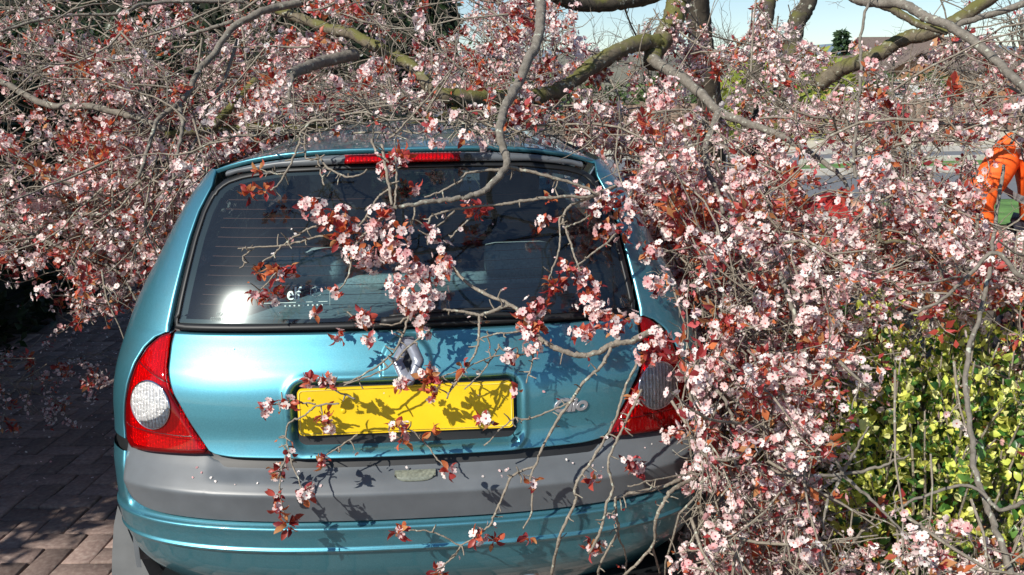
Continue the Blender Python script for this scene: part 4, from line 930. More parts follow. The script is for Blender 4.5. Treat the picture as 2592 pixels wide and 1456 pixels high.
# twigs traced over the car: gap is their distance in front of the car's skin
FG = [
 ([(1284, 423), (1334, 433), (1401, 450), (1469, 470), (1510, 492)], .16, 11, 8), ([(1270, 430), (1186, 437), (1166, 457), (1119, 484), (1075, 500)], .16, 8, 5),
 ([(1082, 567), (1099, 546), (1150, 530), (1234, 521), (1301, 513), (1368, 504), (1435, 498), (1496, 496), (1560, 470)], .14, 6, 11),
 ([(1496, 498), (1455, 513), (1432, 533), (1425, 560), (1435, 583), (1449, 630), (1469, 688)], .12, 9, 6), ([(1425, 545), (1415, 560), (1418, 620), (1401, 674), (1388, 708)], .12, 7, 5),
 ([(1139, 667), (1183, 718), (1233, 745), (1291, 772), (1317, 792), (1335, 815), (1368, 855), (1401, 879), (1452, 896), (1502, 896), (1553, 872), (1603, 859), (1670, 830)], [.06, .10, .12, .12, .14], 9, 20),
 ([(1291, 772), (1233, 792), (1213, 798), (1166, 788), (1119, 783)], .10, 12, 7), ([(1213, 798), (1213, 839), (1207, 882), (1190, 916), (1156, 966), (1130, 1010)], .10, 9, 5),
 ([(1040, 780), (1035, 800), (1025, 829), (1008, 872), (975, 913), (924, 946), (884, 966), (830, 985)], .11, 8, 5), ([(1090, 830), (1079, 845), (1032, 879), (998, 916), (948, 946), (870, 975)], .12, 7, 4),
 ([(880, 790), (905, 812), (960, 822), (1010, 818), (1035, 800)], .08, 5, 6),
 ([(1545, 880), (1520, 930), (1475, 970), (1452, 1010), (1415, 1057), (1381, 1118), (1361, 1165), (1344, 1212), (1348, 1289), (1324, 1340)], .13, 11, 5),
 ([(1450, 1015), (1390, 1042), (1330, 1062), (1300, 1060), (1270, 1085), (1225, 1130)], .09, 6, 4),
 ([(1352, 1180), (1301, 1202), (1281, 1235), (1257, 1292), (1240, 1329), (1213, 1350), (1166, 1380), (1119, 1356), (1079, 1345), (1035, 1342)], .12, 8, 4), ([(1166, 1380), (1150, 1407), (1126, 1430), (1108, 1450)], .12, 6, 4),
 ([(1610, 920), (1583, 987), (1563, 1047), (1536, 1104), (1502, 1158), (1475, 1198), (1455, 1239), (1455, 1272), (1418, 1356), (1395, 1456)], .15, 8, 9),
 ([(1625, 985), (1610, 1014), (1590, 1054), (1569, 1098), (1546, 1148), (1539, 1188), (1553, 1239), (1536, 1272), (1522, 1340), (1490, 1400)], .18, 7, 9),
 ([(1790, 1180), (1731, 1212), (1670, 1235), (1586, 1252), (1556, 1262)], .16, 14, 8), ([(1556, 1262), (1559, 1306), (1563, 1346), (1522, 1423), (1512, 1470)], .15, 9, 7), ([(1563, 1346), (1583, 1407), (1583, 1470)], .15, 6, 5),
 ([(1760, 1210), (1700, 1240), (1684, 1266), (1660, 1316), (1650, 1383), (1583, 1454)], .2, 13, 8), ([(1650, 1383), (1670, 1450)], .2, 8, 6), ([(1760, 1195), (1640, 1220), (1590, 1232)], .18, 6, 3),
 ([(860, 1022), (804, 1027), (768, 1053), (739, 1065), (725, 1089), (725, 1113), (730, 1138), (722, 1151), (712, 1188), (709, 1225), (710, 1259), (719, 1302), (729, 1323)], .10, 6, 4),
 ([(729, 1138), (739, 1171), (762, 1229), (772, 1250)], .10, 4, 3), ([(800, 1025), (760, 1018), (728, 1018), (690, 1025)], .09, 4, 3), ([(900, 1010), (850, 990), (815, 965), (790, 950)], .10, 5, 4),
 ([(838, 564), (791, 575), (768, 587), (739, 604), (713, 624), (694, 643), (661, 666), (649, 682)], .07, 7, 4), ([(860, 597), (803, 600), (752, 614), (706, 623), (644, 627), (603, 630)], .07, 7, 4), ([(644, 627), (616, 651), (625, 668)], .06, 4, 3),
 ([(845, 300), (793, 308), (766, 331), (754, 371), (738, 411), (722, 442), (700, 470), (686, 482)], .15, 8, 5), ([(722, 442), (690, 438), (660, 430)], .14, 4, 3),
 ([(820, 470), (812, 440), (805, 395), (808, 420)], .08, 4, 3), ([(775, 320), (772, 370), (775, 400), (800, 402), (822, 392)], .12, 5, 4), ([(812, 400), (830, 425), (870, 445), (905, 445), (930, 430)], .1, 7, 5),
 ([(965, 366), (975, 420), (985, 470), (992, 520)], .12, 10, 9), ([(1000, 395), (1005, 440), (1003, 485), (998, 522)], .12, 7, 6), ([(941, 352), (955, 390), (985, 410)], .2, 8, 6),
 ([(840, 640), (880, 600), (930, 545), (955, 500), (985, 480)], .1, 6, 7), ([(995, 526), (960, 560), (900, 620), (880, 700), (850, 745)], .1, 9, 4), ([(1052, 518), (1045, 560), (1035, 600), (1030, 640)], .1, 6, 4),
 ([(1150, 535), (1090, 590), (1080, 620)], .1, 6, 4), ([(1190, 555), (1160, 580), (1140, 605)], .1, 4, 3), ([(1560, 590), (1530, 620), (1490, 650), (1440, 690)], .12, 7, 5), ([(1500, 540), (1480, 555), (1450, 570)], .1, 6, 6),
 ([(1205, 860), (1260, 845), (1320, 838)], .1, 4, 6), ([(1265, 870), (1250, 900), (1205, 960), (1175, 985)], .08, 5, 4), ([(1350, 890), (1345, 930), (1330, 970)], .08, 5, 4),
 ([(1170, 925), (1155, 960), (1140, 985)], .06, 4, 3), ([(1330, 895), (1290, 898), (1240, 905), (1170, 935), (1110, 955)], .09, 5, 4),
 ([(1000, 1080), (1040, 1090), (1075, 1120), (1105, 1160), (1130, 1185)], .07, 5, 4), ([(905, 1100), (860, 1130), (825, 1155)], .08, 5, 4), ([(700, 690), (660, 735), (640, 750)], .05, 3, 3), ([(985, 350), (1020, 320), (1080, 250), (1140, 180)], .35, 6, 5),
]
for tr_, gap, w0, w1 in FG:
    g = np.interp(np.linspace(0, 1, len(tr_)), np.linspace(0, 1, len(gap)), gap) if np.ndim(gap) else np.full(len(tr_), gap)
    d = [hit_depth(u, v) - q for (u, v), q in zip(tr_, g)]
    P = px(tr_, d); tube_obj('twig', P - TL_, max(w0 * .85, 4.5) / 2 * d[0] / FPX, max(w1 * .85, 3.5) / 2 * d[-1] / FPX, MAT['twig'], tree, n=max(20, len(tr_) * 8), k=6, jit=.17, wob=.0016)
    Q = catmull(P, 60)
    for _ in range(int(len(tr_) * 1.1)):                       # buds and spurs on the traced twigs
        i = rng.integers(4, 59); e = unit(np.cross(unit(Q[i] - Q[i - 1]), rng.normal(size=3)) + [0, -.3, 0]); L = rng.uniform(.008, .035)
        add_twig(np.array([Q[i], Q[i] + e * L * .5 + rng.normal(size=3) * .002, Q[i] + e * L]), .0022, .0013)
        if rng.random() < .35: cluster(Q[i] + e * L, e, rng.poisson(.5), rng.poisson(.7), .012, fs=.007, ls=.014)
# (u, v, radius px, flowers, leaves)
CL = [(633, 489, 16, 0, 6), (672, 482, 14, 0, 5), (655, 432, 10, 0, 3), (800, 528, 32, 6, 6), (868, 590, 44, 3, 14), (905, 640, 34, 7, 5), (965, 552, 36, 6, 6), (1008, 592, 36, 7, 5), (1022, 655, 32, 8, 3), (1122, 640, 28, 7, 2), (1105, 692, 26, 6, 3),
 (1018, 702, 28, 7, 2), (1000, 738, 32, 4, 7), (1052, 750, 40, 11, 3), (1100, 738, 30, 7, 2), (1062, 803, 22, 5, 1), (705, 690, 26, 2, 8), (690, 745, 30, 3, 9), (652, 690, 14, 0, 3), (645, 745, 16, 1, 3), (852, 742, 12, 1, 2), (926, 802, 22, 4, 5), (856, 852, 14, 2, 3), (934, 862, 12, 2, 2), (797, 797, 9, 1, 1),
 (1212, 532, 26, 0, 8), (1388, 508, 12, 0, 3), (1378, 562, 20, 2, 4), (1535, 500, 42, 8, 8), (1535, 580, 34, 4, 8), (1405, 725, 32, 1, 10), (1478, 702, 24, 2, 5), (1490, 765, 44, 7, 10), (1540, 815, 30, 5, 4), (1355, 780, 30, 3, 7), (1350, 825, 36, 4, 9), (1470, 842, 26, 5, 5), (1560, 838, 20, 3, 3), (1285, 905, 18, 3, 2), (1352, 882, 20, 6, 2), (1175, 930, 12, 0, 3),
 (1085, 952, 28, 2, 10), (1015, 968, 14, 2, 3), (785, 962, 18, 2, 4), (832, 965, 15, 2, 3), (677, 1032, 20, 5, 3), (730, 1020, 18, 2, 3), (825, 1052, 18, 1, 4), (832, 1083, 12, 3, 1), (1003, 1088, 16, 3, 2), (1013, 1112, 20, 4, 3), (1092, 1092, 12, 0, 3), (1230, 1062, 18, 4, 2), (1306, 988, 9, 1, 1), (822, 1168, 14, 1, 4), (738, 1148, 12, 1, 2), (703, 1193, 18, 2, 5), (700, 1255, 10, 0, 3), (702, 1290, 12, 1, 3), (730, 1328, 18, 1, 6), (772, 1256, 18, 4, 3),
 (1137, 1195, 10, 1, 2), (1012, 1342, 20, 1, 7), (1207, 1358, 18, 2, 3), (1250, 1368, 12, 0, 4), (1338, 1360, 10, 0, 3), (1113, 1448, 18, 1, 5), (1498, 1385, 22, 2, 5), (1497, 1218, 12, 1, 2), (1346, 1225, 14, 1, 3), (1610, 1185, 22, 3, 4), (1640, 892, 34, 6, 6), (1665, 862, 34, 7, 4), (1005, 410, 26, 3, 8), (975, 432, 22, 3, 4), (1050, 478, 10, 1, 3), (1105, 325, 22, 6, 2), (1180, 350, 18, 4, 2), (1610, 1010, 14, 2, 3), (1700, 1100, 24, 3, 4), (1640, 640, 30, 6, 5), (1660, 720, 30, 7, 3), (1600, 545, 26, 4, 5)]
CL += [(u + rng.normal() * r * 1.1, v + rng.normal() * r * .9, r * .7, max(1, nf // 2), max(1, nl // 2)) for u, v, r, nf, nl in CL if r > 20 and rng.random() < .8]
CL += [(870, 545, 26, 5, 5), (935, 600, 30, 8, 3), (985, 640, 26, 7, 3), (1060, 690, 28, 8, 3), (1080, 770, 24, 6, 3), (1035, 770, 24, 6, 4), (940, 665, 24, 6, 3), (1330, 800, 26, 4, 6), (1510, 790, 28, 6, 5), (1500, 730, 22, 4, 5), (1560, 530, 30, 6, 6), (830, 560, 20, 2, 5)]
for u, v, r, nf, nl in CL:
    d = hit_depth(u, v) - rng.uniform(.07, .13); P = at(u, v, d); R_ = r * d / FPX
    cluster(P, np.array([0, -1., .1]), int(round(nf * 2.5)), int(round(nl * 3.0)), R_ * 1.25, True, fs=.0110, ls=.026)
# canopy volumes: (u0,u1,v0,v1, d0,d1, count, direction in the picture, bloom, density, leaf amount)
REG = [
 (-160, 440, -60, 330, 3.0, 4.2, 60, (-.8, .45), .08, .95, 1.1), (-160, 430, 300, 600, 2.8, 4.0, 62, (-.7, .5), .24, 1.05, 1.2), (60, 400, 540, 730, 2.8, 3.3, 10, (-.2, .9), .40, 1.1, 1.2), (300, 660, 60, 520, 2.75, 3.6, 84, (-.4, .8), .12, .9, 1.1),
 (420, 1000, -60, 330, 2.8, 4.4, 108, (-.6, .5), .24, 1.0, 1.1), (880, 1420, -80, 300, 2.9, 4.6, 92, (-.2, -.6), .42, 1.1, 1.0), (1350, 1720, 40, 480, 2.9, 4.4, 88, (.3, .6), .38, 1.05, 1.1),
 (1480, 1980, 300, 640, 2.4, 3.8, 124, (.4, .6), .62, 1.1, 1.25), (1600, 2060, 560, 960, 2.2, 3.3, 162, (.2, .7), .78, 1.1, 1.2), (1950, 2700, 480, 760, 2.1, 3.3, 126, (.6, .3), .70, 1.05, 1.1),
 (2250, 2700, 230, 520, 2.2, 3.2, 66, (.6, .4), .50, 1.05, 1.4), (1700, 2000, -40, 330, 3.4, 4.8, 48, (.1, .7), .32, .9, .7), (2020, 2400, 120, 480, 2.6, 4.0, 22, (.6, .4), .25, .8, .8), (2330, 2680, -60, 260, 2.6, 3.6, 32, (.7, .4), .3, .9, .8),
 (2000, 2640, 700, 1000, 2.0, 2.9, 58, (.3, .7), .55, .95, .9), (1690, 2120, 880, 1480, 1.95, 2.6, 160, (.1, .8), .66, .9, 1.05), (2080, 2680, 900, 1500, 1.75, 2.3, 90, (.3, .6), .40, .85, .9), (1640, 1760, 560, 1000, 2.4, 2.8, 34, (.1, .9), .58, 1., 1.1),
 (560, 1500, 190, 370, 2.5, 3.6, 125, (-.3, .5), .22, 1.0, 1.2), (1740, 2420, -40, 420, 2.7, 4.6, 105, (.3, .6), .12, .8, .8), (1940, 2420, 300, 560, 2.2, 3.4, 55, (.4, .5), .42, .9, 1.3), (-120, 420, -60, 640, 3.0, 4.6, 120, (-.7, .5), .01, .8, .5),
 (540, 1520, 120, 345, 3.4, 5.5, 95, (-.3, .3), .10, 1.0, 1.4), (250, 520, 250, 620, 2.7, 3.2, 45, (-.2, .9), .05, .8, 1.), (1950, 2380, 280, 500, 2.4, 3.6, 42, (.5, .4), .25, .9, 1.),
]
for u0, u1, v0, v1, d0, d1, cnt, (du, dv), bl_, de, rd in REG:
    for _ in range(cnt):
        u, v, d = rng.uniform(u0, u1), rng.uniform(v0, v1), rng.uniform(d0, d1)
        P = at(u, v, d)
        if P[2] < .03: continue
        if blocked(P): continue
        dr = unit(CR * (du + rng.normal() * .8) - CU * (dv + rng.normal() * .8) + CF * rng.normal() * .5)
        spray(P, dr, rng.uniform(.22, .62), rng.uniform(.0022, .0048), bl_, rng.integers(3, 8), dens=de, red=rd, fs=.0112)
# shaded twigs drooping to the drive on the left, and the crown going on beyond the frame
for _ in range(150):
    u, v = rng.uniform(-120, 320), rng.uniform(700, 1120); g = ground(u, v); P = g + [0, 0, rng.uniform(.05, .5)]; P = P + (CAM - P) * rng.uniform(.0, .15)
    if blocked(P): continue
    spray(P, unit([-.4 + rng.normal() * .5, rng.normal() * .5, -.3]), rng.uniform(.25, .5), .0025, .55, 4, dens=.55, red=1.6)
for _ in range(36):
    P = np.array([rng.uniform(-3.2, 1.5), rng.uniform(3.2, 6.5), rng.uniform(1.2, 3.0)])
    if blocked(P): continue
    spray(P, unit(rng.normal(size=3)), rng.uniform(.4, .8), .005, .12, 6, dens=.9)
# twigs and blossom lying on the roof
for _ in range(150):
    x_, y_ = rng.uniform(-.5, .52), .47 + 1.3 * rng.random() ** 1.3; P = np.array([x_, y_, zedge + (float(zroof(y_)) - zedge) * (1 - abs(x_ / RW) ** 3.2) + rng.uniform(.03, .10)])
    spray(P, unit([rng.normal(), rng.normal() * .6, .15 + rng.normal() * .15]), rng.uniform(.2, .45), .0032, .22, 5, dens=.9)
for _ in range(34):
    u, v = rng.uniform(620, 1460), rng.uniform(285, 345); sg = rng.choice([-1, 1]); L = rng.uniform(60, 190); dp = rng.uniform(2.40, 2.55)
    e = 330 + 60 * abs((u - 1030) / 420) ** 2
    Q = px([(u, v), (u + sg * L * .35, v + rng.uniform(-10, 14)), (u + sg * L * .7, v + rng.uniform(-8, 26)), (u + sg * L, min(v + rng.uniform(0, 40), e + 40))], [dp, dp - .08]); add_twig(Q, .0035, .0016); Q = catmull(Q, 24)
    for i in rng.integers(4, 24, 5):
        d_ = unit(np.cross(unit(Q[i] - Q[i - 1]), rng.normal(size=3)) + [0, -.2, .3]); q2 = wander(Q[i], d_, rng.uniform(.05, .14), 5, .5); add_twig(q2, .002, .001)
        if rng.random() < .5: cluster(q2[-1], d_, rng.poisson(3.), rng.poisson(2.), .022, fs=.0108, ls=.022)
# twigs springing from the limbs
for Q in B:
    for _ in range(5):
        i = rng.integers(3, 39); dd = unit(Q[i] - Q[i - 1]); e = unit(np.cross(dd, rng.normal(size=3)) + .4 * dd)
        if not blocked(Q[i] + e * .08): spray(Q[i], e, rng.uniform(.15, .4), .0028, .3, 4, dens=.9)
# write out
V, F = tubes(np.array(TW), np.array(TWR), 4); o = link('twigs', mesh_np('twigs', V - TL_, F), MAT['twig'], tree, True); o['kind'] = 'stuff'
FP = np.array(FL_POS); o = link('blossoms', flowers_mesh('blossoms', FP - TL_, np.array(FL_DIR), np.array(FL_S)), MAT['petal'], tree); o['kind'] = 'stuff'
o = link('leaves', leaves_mesh('leaves', np.array(LE_POS) - TL_, np.array(LE_DIR), np.array(LE_S)), MAT['leaf'], tree); o['kind'] = 'stuff'
print('FLOWERS', len(FP), 'LEAVES', len(LE_POS), 'TWIGS', len(TW), 'FG', len(FGF), len(FGL))
def off_sticker(q):
    u, v, _ = project(q[0]); return not (716 < u < 835 and 700 < v < 785)
FGF = [q for q in FGF if off_sticker(q)]; FGL = [q for q in FGL if off_sticker(q)]
rng.shuffle(FGF); rng.shuffle(FGL)
fl_me = []
for i in range(8):
    me = flowers_mesh('blossom', np.zeros((1, 3)), np.array([[0, 0, 1.]]), np.array([1.]), det=True); me.materials.append(MAT['petal']); fl_me.append(me)
lf_me = []
for i in range(10):
    c = LEAFCOL[i % 7] * rng.uniform(.9, 1.15); me = mesh_np('leaf', LV, LF, np.repeat(c[None], len(LF), 0)); me.materials.append(MAT['leaf']); me.polygons.foreach_set('use_smooth', [True] * len(me.polygons)); lf_me.append(me)
rest_f, rest_l = FGF[300:], FGL[300:]
for p, d, s_ in FGF[:300]:
    o = bpy.data.objects.new('blossom', fl_me[rng.integers(0, 8)]); COL.objects.link(o); o.parent = tree
    M = frames(d[None], np.array([rng.uniform(0, 6.3)]))[0]; o.matrix_local = Matrix.Translation(Vector(p - TL_)) @ Matrix(M.tolist()).to_4x4() @ Matrix.Scale(s_, 4)
for p, d, s_ in FGL[:300]:
    o = bpy.data.objects.new('leaf', lf_me[rng.integers(0, 10)]); COL.objects.link(o); o.parent = tree
    M = leaf_frames(d[None], np.array([rng.uniform(0, 6.3)]))[0]; o.matrix_local = Matrix.Translation(Vector(p - TL_)) @ Matrix(M.tolist()).to_4x4() @ Matrix.Scale(s_, 4)
if rest_f:
    o = link('near_blossoms', flowers_mesh('near_blossoms', np.array([q[0] for q in rest_f]) - TL_, np.array([q[1] for q in rest_f]), np.array([q[2] for q in rest_f]), det=True), MAT['petal'], tree); o['kind'] = 'stuff'
if rest_l:
    o = link('near_leaves', leaves_mesh('near_leaves', np.array([q[0] for q in rest_l]) - TL_, np.array([q[1] for q in rest_l]), np.array([q[2] for q in rest_l]), lo=False), MAT['leaf'], tree); o['kind'] = 'stuff'

# ------------------------------------------------------------------ variegated shrub, right
sh = empty('variegated_shrub', (1.52, .48, 0)); SHL = np.array([1.52, .48, 0.])
tag(sh, 'low evergreen shrub with glossy green and yellow edged leaves at the right', 'shrub')
GCOL = np.array([(.80, .80, .18), (.62, .70, .13), (.86, .86, .36), (.06, .17, .03), (.035, .11, .03), (.13, .27, .06)])
gp, gd, gs, gc = [], [], [], []
def shoot(P, top, n):
    Q = catmull(np.array([P, (P + top) / 2 + rng.normal(size=3) * .04, top]), 14); tube_obj('stem', Q - SHL, .006, .002, MAT['twig'], sh, n=10, k=5)
    for _ in range(n):
        t = rng.uniform(.3, 1.) ** .6; i = min(int(t * 13), 12); d = unit(np.cross(unit(Q[i + 1] - Q[i]), rng.normal(size=3)) + .7 * unit(Q[i + 1] - Q[i]) + [0, -.15, .15])
        gp.append(Q[i] + d * .008 + rng.normal(size=3) * .01); gd.append(d); gs.append(rng.uniform(.017, .036)); gc.append(rng.choice(3) if rng.random() < (.28 + .45 * t if Q[i][2] > .2 else .25) else 3 + rng.choice(3))
for _ in range(240):
    a, r = rng.uniform(0, 6.3), rng.uniform(0, 1) ** .5
    base = SHL + [.25 * r * math.cos(a), .25 * r * math.sin(a), .0]; hh_ = (.98 - .36 * r * r) * rng.uniform(.55, 1.05)
    top = SHL + [.62 * r * math.cos(a), .62 * r * math.sin(a), hh_]
    if top[0] < .97: continue
    shoot(base, top, 52)
gp, gd, gs, gc = np.array(gp), np.array(gd), np.array(gs), np.array(gc)
u_, v_, d_ = project(gp); key = np.where((u_ > 1900) & (u_ < 2600) & (v_ < 1460), d_, 9.); od = np.argsort(key)
gl_me = []
for c in GCOL:
    k_ = np.repeat(c[None], len(LF), 0).copy()
    if c[0] > .3: k_[[0, 3, 5]] *= .45                  # green flecks in the middle of the yellow leaf
    me = mesh_np('leaf', LV * [1.25, 1, 1], LF, k_); me.materials.append(MAT['green']); me.polygons.foreach_set('use_smooth', [True] * len(me.polygons)); gl_me.append(me)
MM = leaf_frames(gd, rng.uniform(0, 6.3, len(gd)))
for i in od[:300]:
    o = bpy.data.objects.new('leaf', gl_me[gc[i]]); COL.objects.link(o); o.parent = sh
    o.matrix_local = Matrix.Translation(Vector(gp[i] - SHL)) @ Matrix(MM[i].tolist()).to_4x4() @ Matrix.Scale(float(gs[i]), 4)
ii = od[300:]; V, F = scatter(LV * [1.25, 1, 1], LF, gp[ii] - SHL, MM[ii], gs[ii]); C = np.repeat((GCOL[gc[ii]] * rng.uniform(.8, 1.15, (len(ii), 1)))[:, None], len(LF), 1).reshape(-1, 3)
o = link('far_leaves', mesh_np('far_leaves', V, F, np.minimum(C, 1)), MAT['green'], sh, True); o['kind'] = 'stuff'

# ------------------------------------------------------------------ dark hedge along the left of the drive
HX0, HX1, HY0, HY1, HH = -3.9, -2.72, -.38, 9.5, 2.0
hg = empty('evergreen_hedge', ((HX0 + HX1) / 2, 4., 0)); HL = np.array([(HX0 + HX1) / 2, 4., 0])
tag(hg, 'tall dark evergreen hedge in shade along the left of the brick drive', 'hedge')
bm = bmesh.new(); box_bm(bm, np.array([(HX0 + HX1) / 2, (HY0 + HY1) / 2, HH / 2 - .05]) - HL, (HX1 - HX0 - .24, HY1 - HY0 - .24, HH - .1), bev=.3)
bmesh.ops.subdivide_edges(bm, edges=bm.edges[:], cuts=10, use_grid_fill=True)
for v in bm.verts: v.co += Vector(rng.normal(size=3) * .03)
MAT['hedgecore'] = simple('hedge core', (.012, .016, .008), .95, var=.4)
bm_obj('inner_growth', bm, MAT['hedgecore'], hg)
n = 16000
pp = np.column_stack([rng.uniform(HX0, HX1, n), rng.uniform(HY0, HY1, n), rng.uniform(0, HH, n)])
face = rng.choice(4, n, p=[.48, .22, .1, .2])
bul = .10 * np.sin(pp[:, 1] * 3.1) * np.sin(pp[:, 2] * 3.7) + rng.normal(size=n) * .07
pp[:, 0] = np.where(face == 0, HX1 + bul, pp[:, 0]); pp[:, 2] = np.where(face == 1, HH + bul, pp[:, 2]); pp[:, 1] = np.where(face == 2, HY0 + bul, pp[:, 1]); pp[:, 0] = np.where(face == 3, HX0 + bul, pp[:, 0])
dd = rng.normal(size=(n, 3)) + np.array([[1., 0, .3], [0, 0, 1.], [0, -1., .3], [-1., 0, .3]])[face]
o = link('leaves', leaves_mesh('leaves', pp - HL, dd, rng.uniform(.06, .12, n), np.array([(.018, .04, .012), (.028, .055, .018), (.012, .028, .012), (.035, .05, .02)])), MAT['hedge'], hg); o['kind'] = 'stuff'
for y_ in np.linspace(HY0 + .4, HY1 - .4, 9): tube_obj('stem', np.array([(-3.3, y_, 0), (-3.28, y_ + .05, .5), (-3.32, y_, 1.0)]) - HL, .05, .03, MAT['shadebark'], hg, n=6)

bh = empty('conifer_hedge', (-3.6, 10.4, 0)); BL = np.array([-3.6, 10.4, 0])
tag(bh, 'dark conifer hedge across the back, behind the blossom on the left', 'hedge')
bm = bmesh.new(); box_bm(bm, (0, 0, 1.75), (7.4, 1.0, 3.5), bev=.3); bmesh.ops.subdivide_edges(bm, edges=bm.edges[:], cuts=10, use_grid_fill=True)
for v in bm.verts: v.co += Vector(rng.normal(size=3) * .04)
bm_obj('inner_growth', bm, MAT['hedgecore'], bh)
n = 9000; pp = np.column_stack([rng.uniform(-3.9, 3.9, n), -.55 + rng.normal(size=n) * .09, rng.uniform(0, 3.6, n)]); tp = rng.random(n) < .15; pp[:, 2] = np.where(tp, 3.55 + rng.normal(size=n) * .12, pp[:, 2]); pp[:, 1] = np.where(tp, rng.uniform(-.5, .5, n), pp[:, 1])
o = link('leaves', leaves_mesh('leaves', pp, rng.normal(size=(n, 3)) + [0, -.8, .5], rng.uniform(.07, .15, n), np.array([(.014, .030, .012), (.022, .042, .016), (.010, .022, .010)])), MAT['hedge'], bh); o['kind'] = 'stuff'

# ------------------------------------------------------------------ fallen petals and litter
def petals(name, pos, nrm, s_):
    n = len(pos); V, F = scatter(np.array([(-.4, 0, 0), (-.35, .7, .08), (.35, .7, .08), (.4, 0, 0), (0, -.4, 0)], float), np.array([(4, 3, 2), (4, 2, 1), (4, 1, 0)]), pos, frames(nrm, rng.uniform(0, 6.3, n)), s_)
    return mesh_np(name, V, F, np.repeat((PETCOL[rng.integers(0, 5, n)])[:, None], 3, 1).reshape(-1, 3))
n = 2600; P = np.column_stack([rng.uniform(-2.6, 1.0, n), np.abs(rng.normal(size=n)) * 1.6 + .9 + rng.uniform(0, 2, n), np.full(n, .004)])
P = P[(P[:, 1] < 6.5)]; P = P[rng.random(len(P)) < np.clip((P[:, 1] - .9) / 1.5, .04, 1)]
o = link('fallen_petals', petals('fallen_petals', P, rng.normal(size=(len(P), 3)) * .25 + [0, 0, 1], rng.uniform(.006, .011, len(P))), MAT['petal']); tag(o, kind='stuff')
n = 420; x = rng.uniform(-.5, .5, n); y = .47 + rng.uniform(0, 1, n) ** 1.2 * 1.7; z = zedge + (zroof(y) - zedge) * (1 - np.abs(x / RW) ** 3.2) + .004
o = link('petals_on_roof', petals('petals_on_roof', np.column_stack([x, y, z]), rng.normal(size=(n, 3)) * .2 + [0, 0, 1], rng.uniform(.004, .010, n)), MAT['petal']); tag(o, kind='stuff')
n = 34; x = rng.uniform(-.6, .66, n); z = np.where(rng.random(n) < .55, rng.uniform(.60, .63, n), rng.uniform(.67, 1.2, n)); y = np.where(z < .64, yp_ins(z) + SY(x, np.full(n, .6)) - yprof(.6), SY(x, z)) - .004
o = link('petals_on_tailgate', petals('petals_on_tailgate', np.column_stack([x, y, z]), rng.normal(size=(n, 3)) * .2 + [0, -1, .5], rng.uniform(.003, .007, n)), MAT['petal']); tag(o, kind='stuff')
n = 5200; P = np.column_stack([rng.uniform(1.12, 3.6, n), rng.uniform(-1.2, 5.0, n), np.full(n, -.055) + rng.uniform(0, .03, n)])
o = link('leaf_litter', leaves_mesh('leaf_litter', P, rng.normal(size=(n, 3)) * [1, 1, .35], rng.uniform(.03, .07, n), np.array([(.22, .16, .10), (.30, .24, .16), (.14, .09, .06), (.36, .30, .22), (.18, .06, .045)])), MAT['litter']); tag(o, kind='stuff')
# pebble edging stones of the bed
for i in range(14):
    p = ground(rng.uniform(1950, 2560), rng.uniform(1330, 1450), -.05); bm = bmesh.new(); bmesh.ops.create_icosphere(bm, subdivisions=2, radius=1); sx = rng.uniform(.025, .055)
    for v in bm.verts: v.co = Vector((v.co.x * sx * 1.3, v.co.y * sx, v.co.z * sx * .6)) * (1 + .12 * math.sin(v.co.x * 7 + i) * math.cos(v.co.y * 5))
    o = bm_obj('stone', bm, MAT['stone'], None, True); o.location = p + [0, 0, .01]; o.rotation_euler[2] = rng.uniform(0, 6)
    tag(o, 'rounded pale stone lying in the bed under the shrub', 'stone', 'stones in the planting bed')

# ------------------------------------------------------------------ background beyond the road
def fence(x0, x1, y0, y1, hgt):
    f = empty('board_fence', ((x0 + x1) / 2, (y0 + y1) / 2, 0)); tag(f, 'brown timber board fence beyond the road', 'fence'); b0 = np.array([(x0 + x1) / 2, (y0 + y1) / 2, 0])
    n = int((x1 - x0) / .30); me = mesh_np('board', *(lambda q: (q[0], q[1]))(paver_arr(.288, .022, hgt, .002))); me.materials.append(MAT['fence'])
    for i in range(n):
        t = (i + .5) / n; o = bpy.data.objects.new('board', me); COL.objects.link(o); o.parent = f
        o.location = (x0 + (x1 - x0) * t - b0[0], y0 + (y1 - y0) * t - b0[1] + (.012 if i % 2 else 0), hgt - .05 + rng.normal() * .008); o.rotation_euler[2] = math.atan2(y1 - y0, x1 - x0)
    for i in range(0, n + 1, 8):
        t = i / n; box('post', (x0 + (x1 - x0) * t - b0[0], y0 + (y1 - y0) * t + .08 - b0[1], hgt / 2), (.1, .1, hgt + .1), MAT['fence'], f)
fence(3.5, 44, 26.1, 25.0, 1.05)
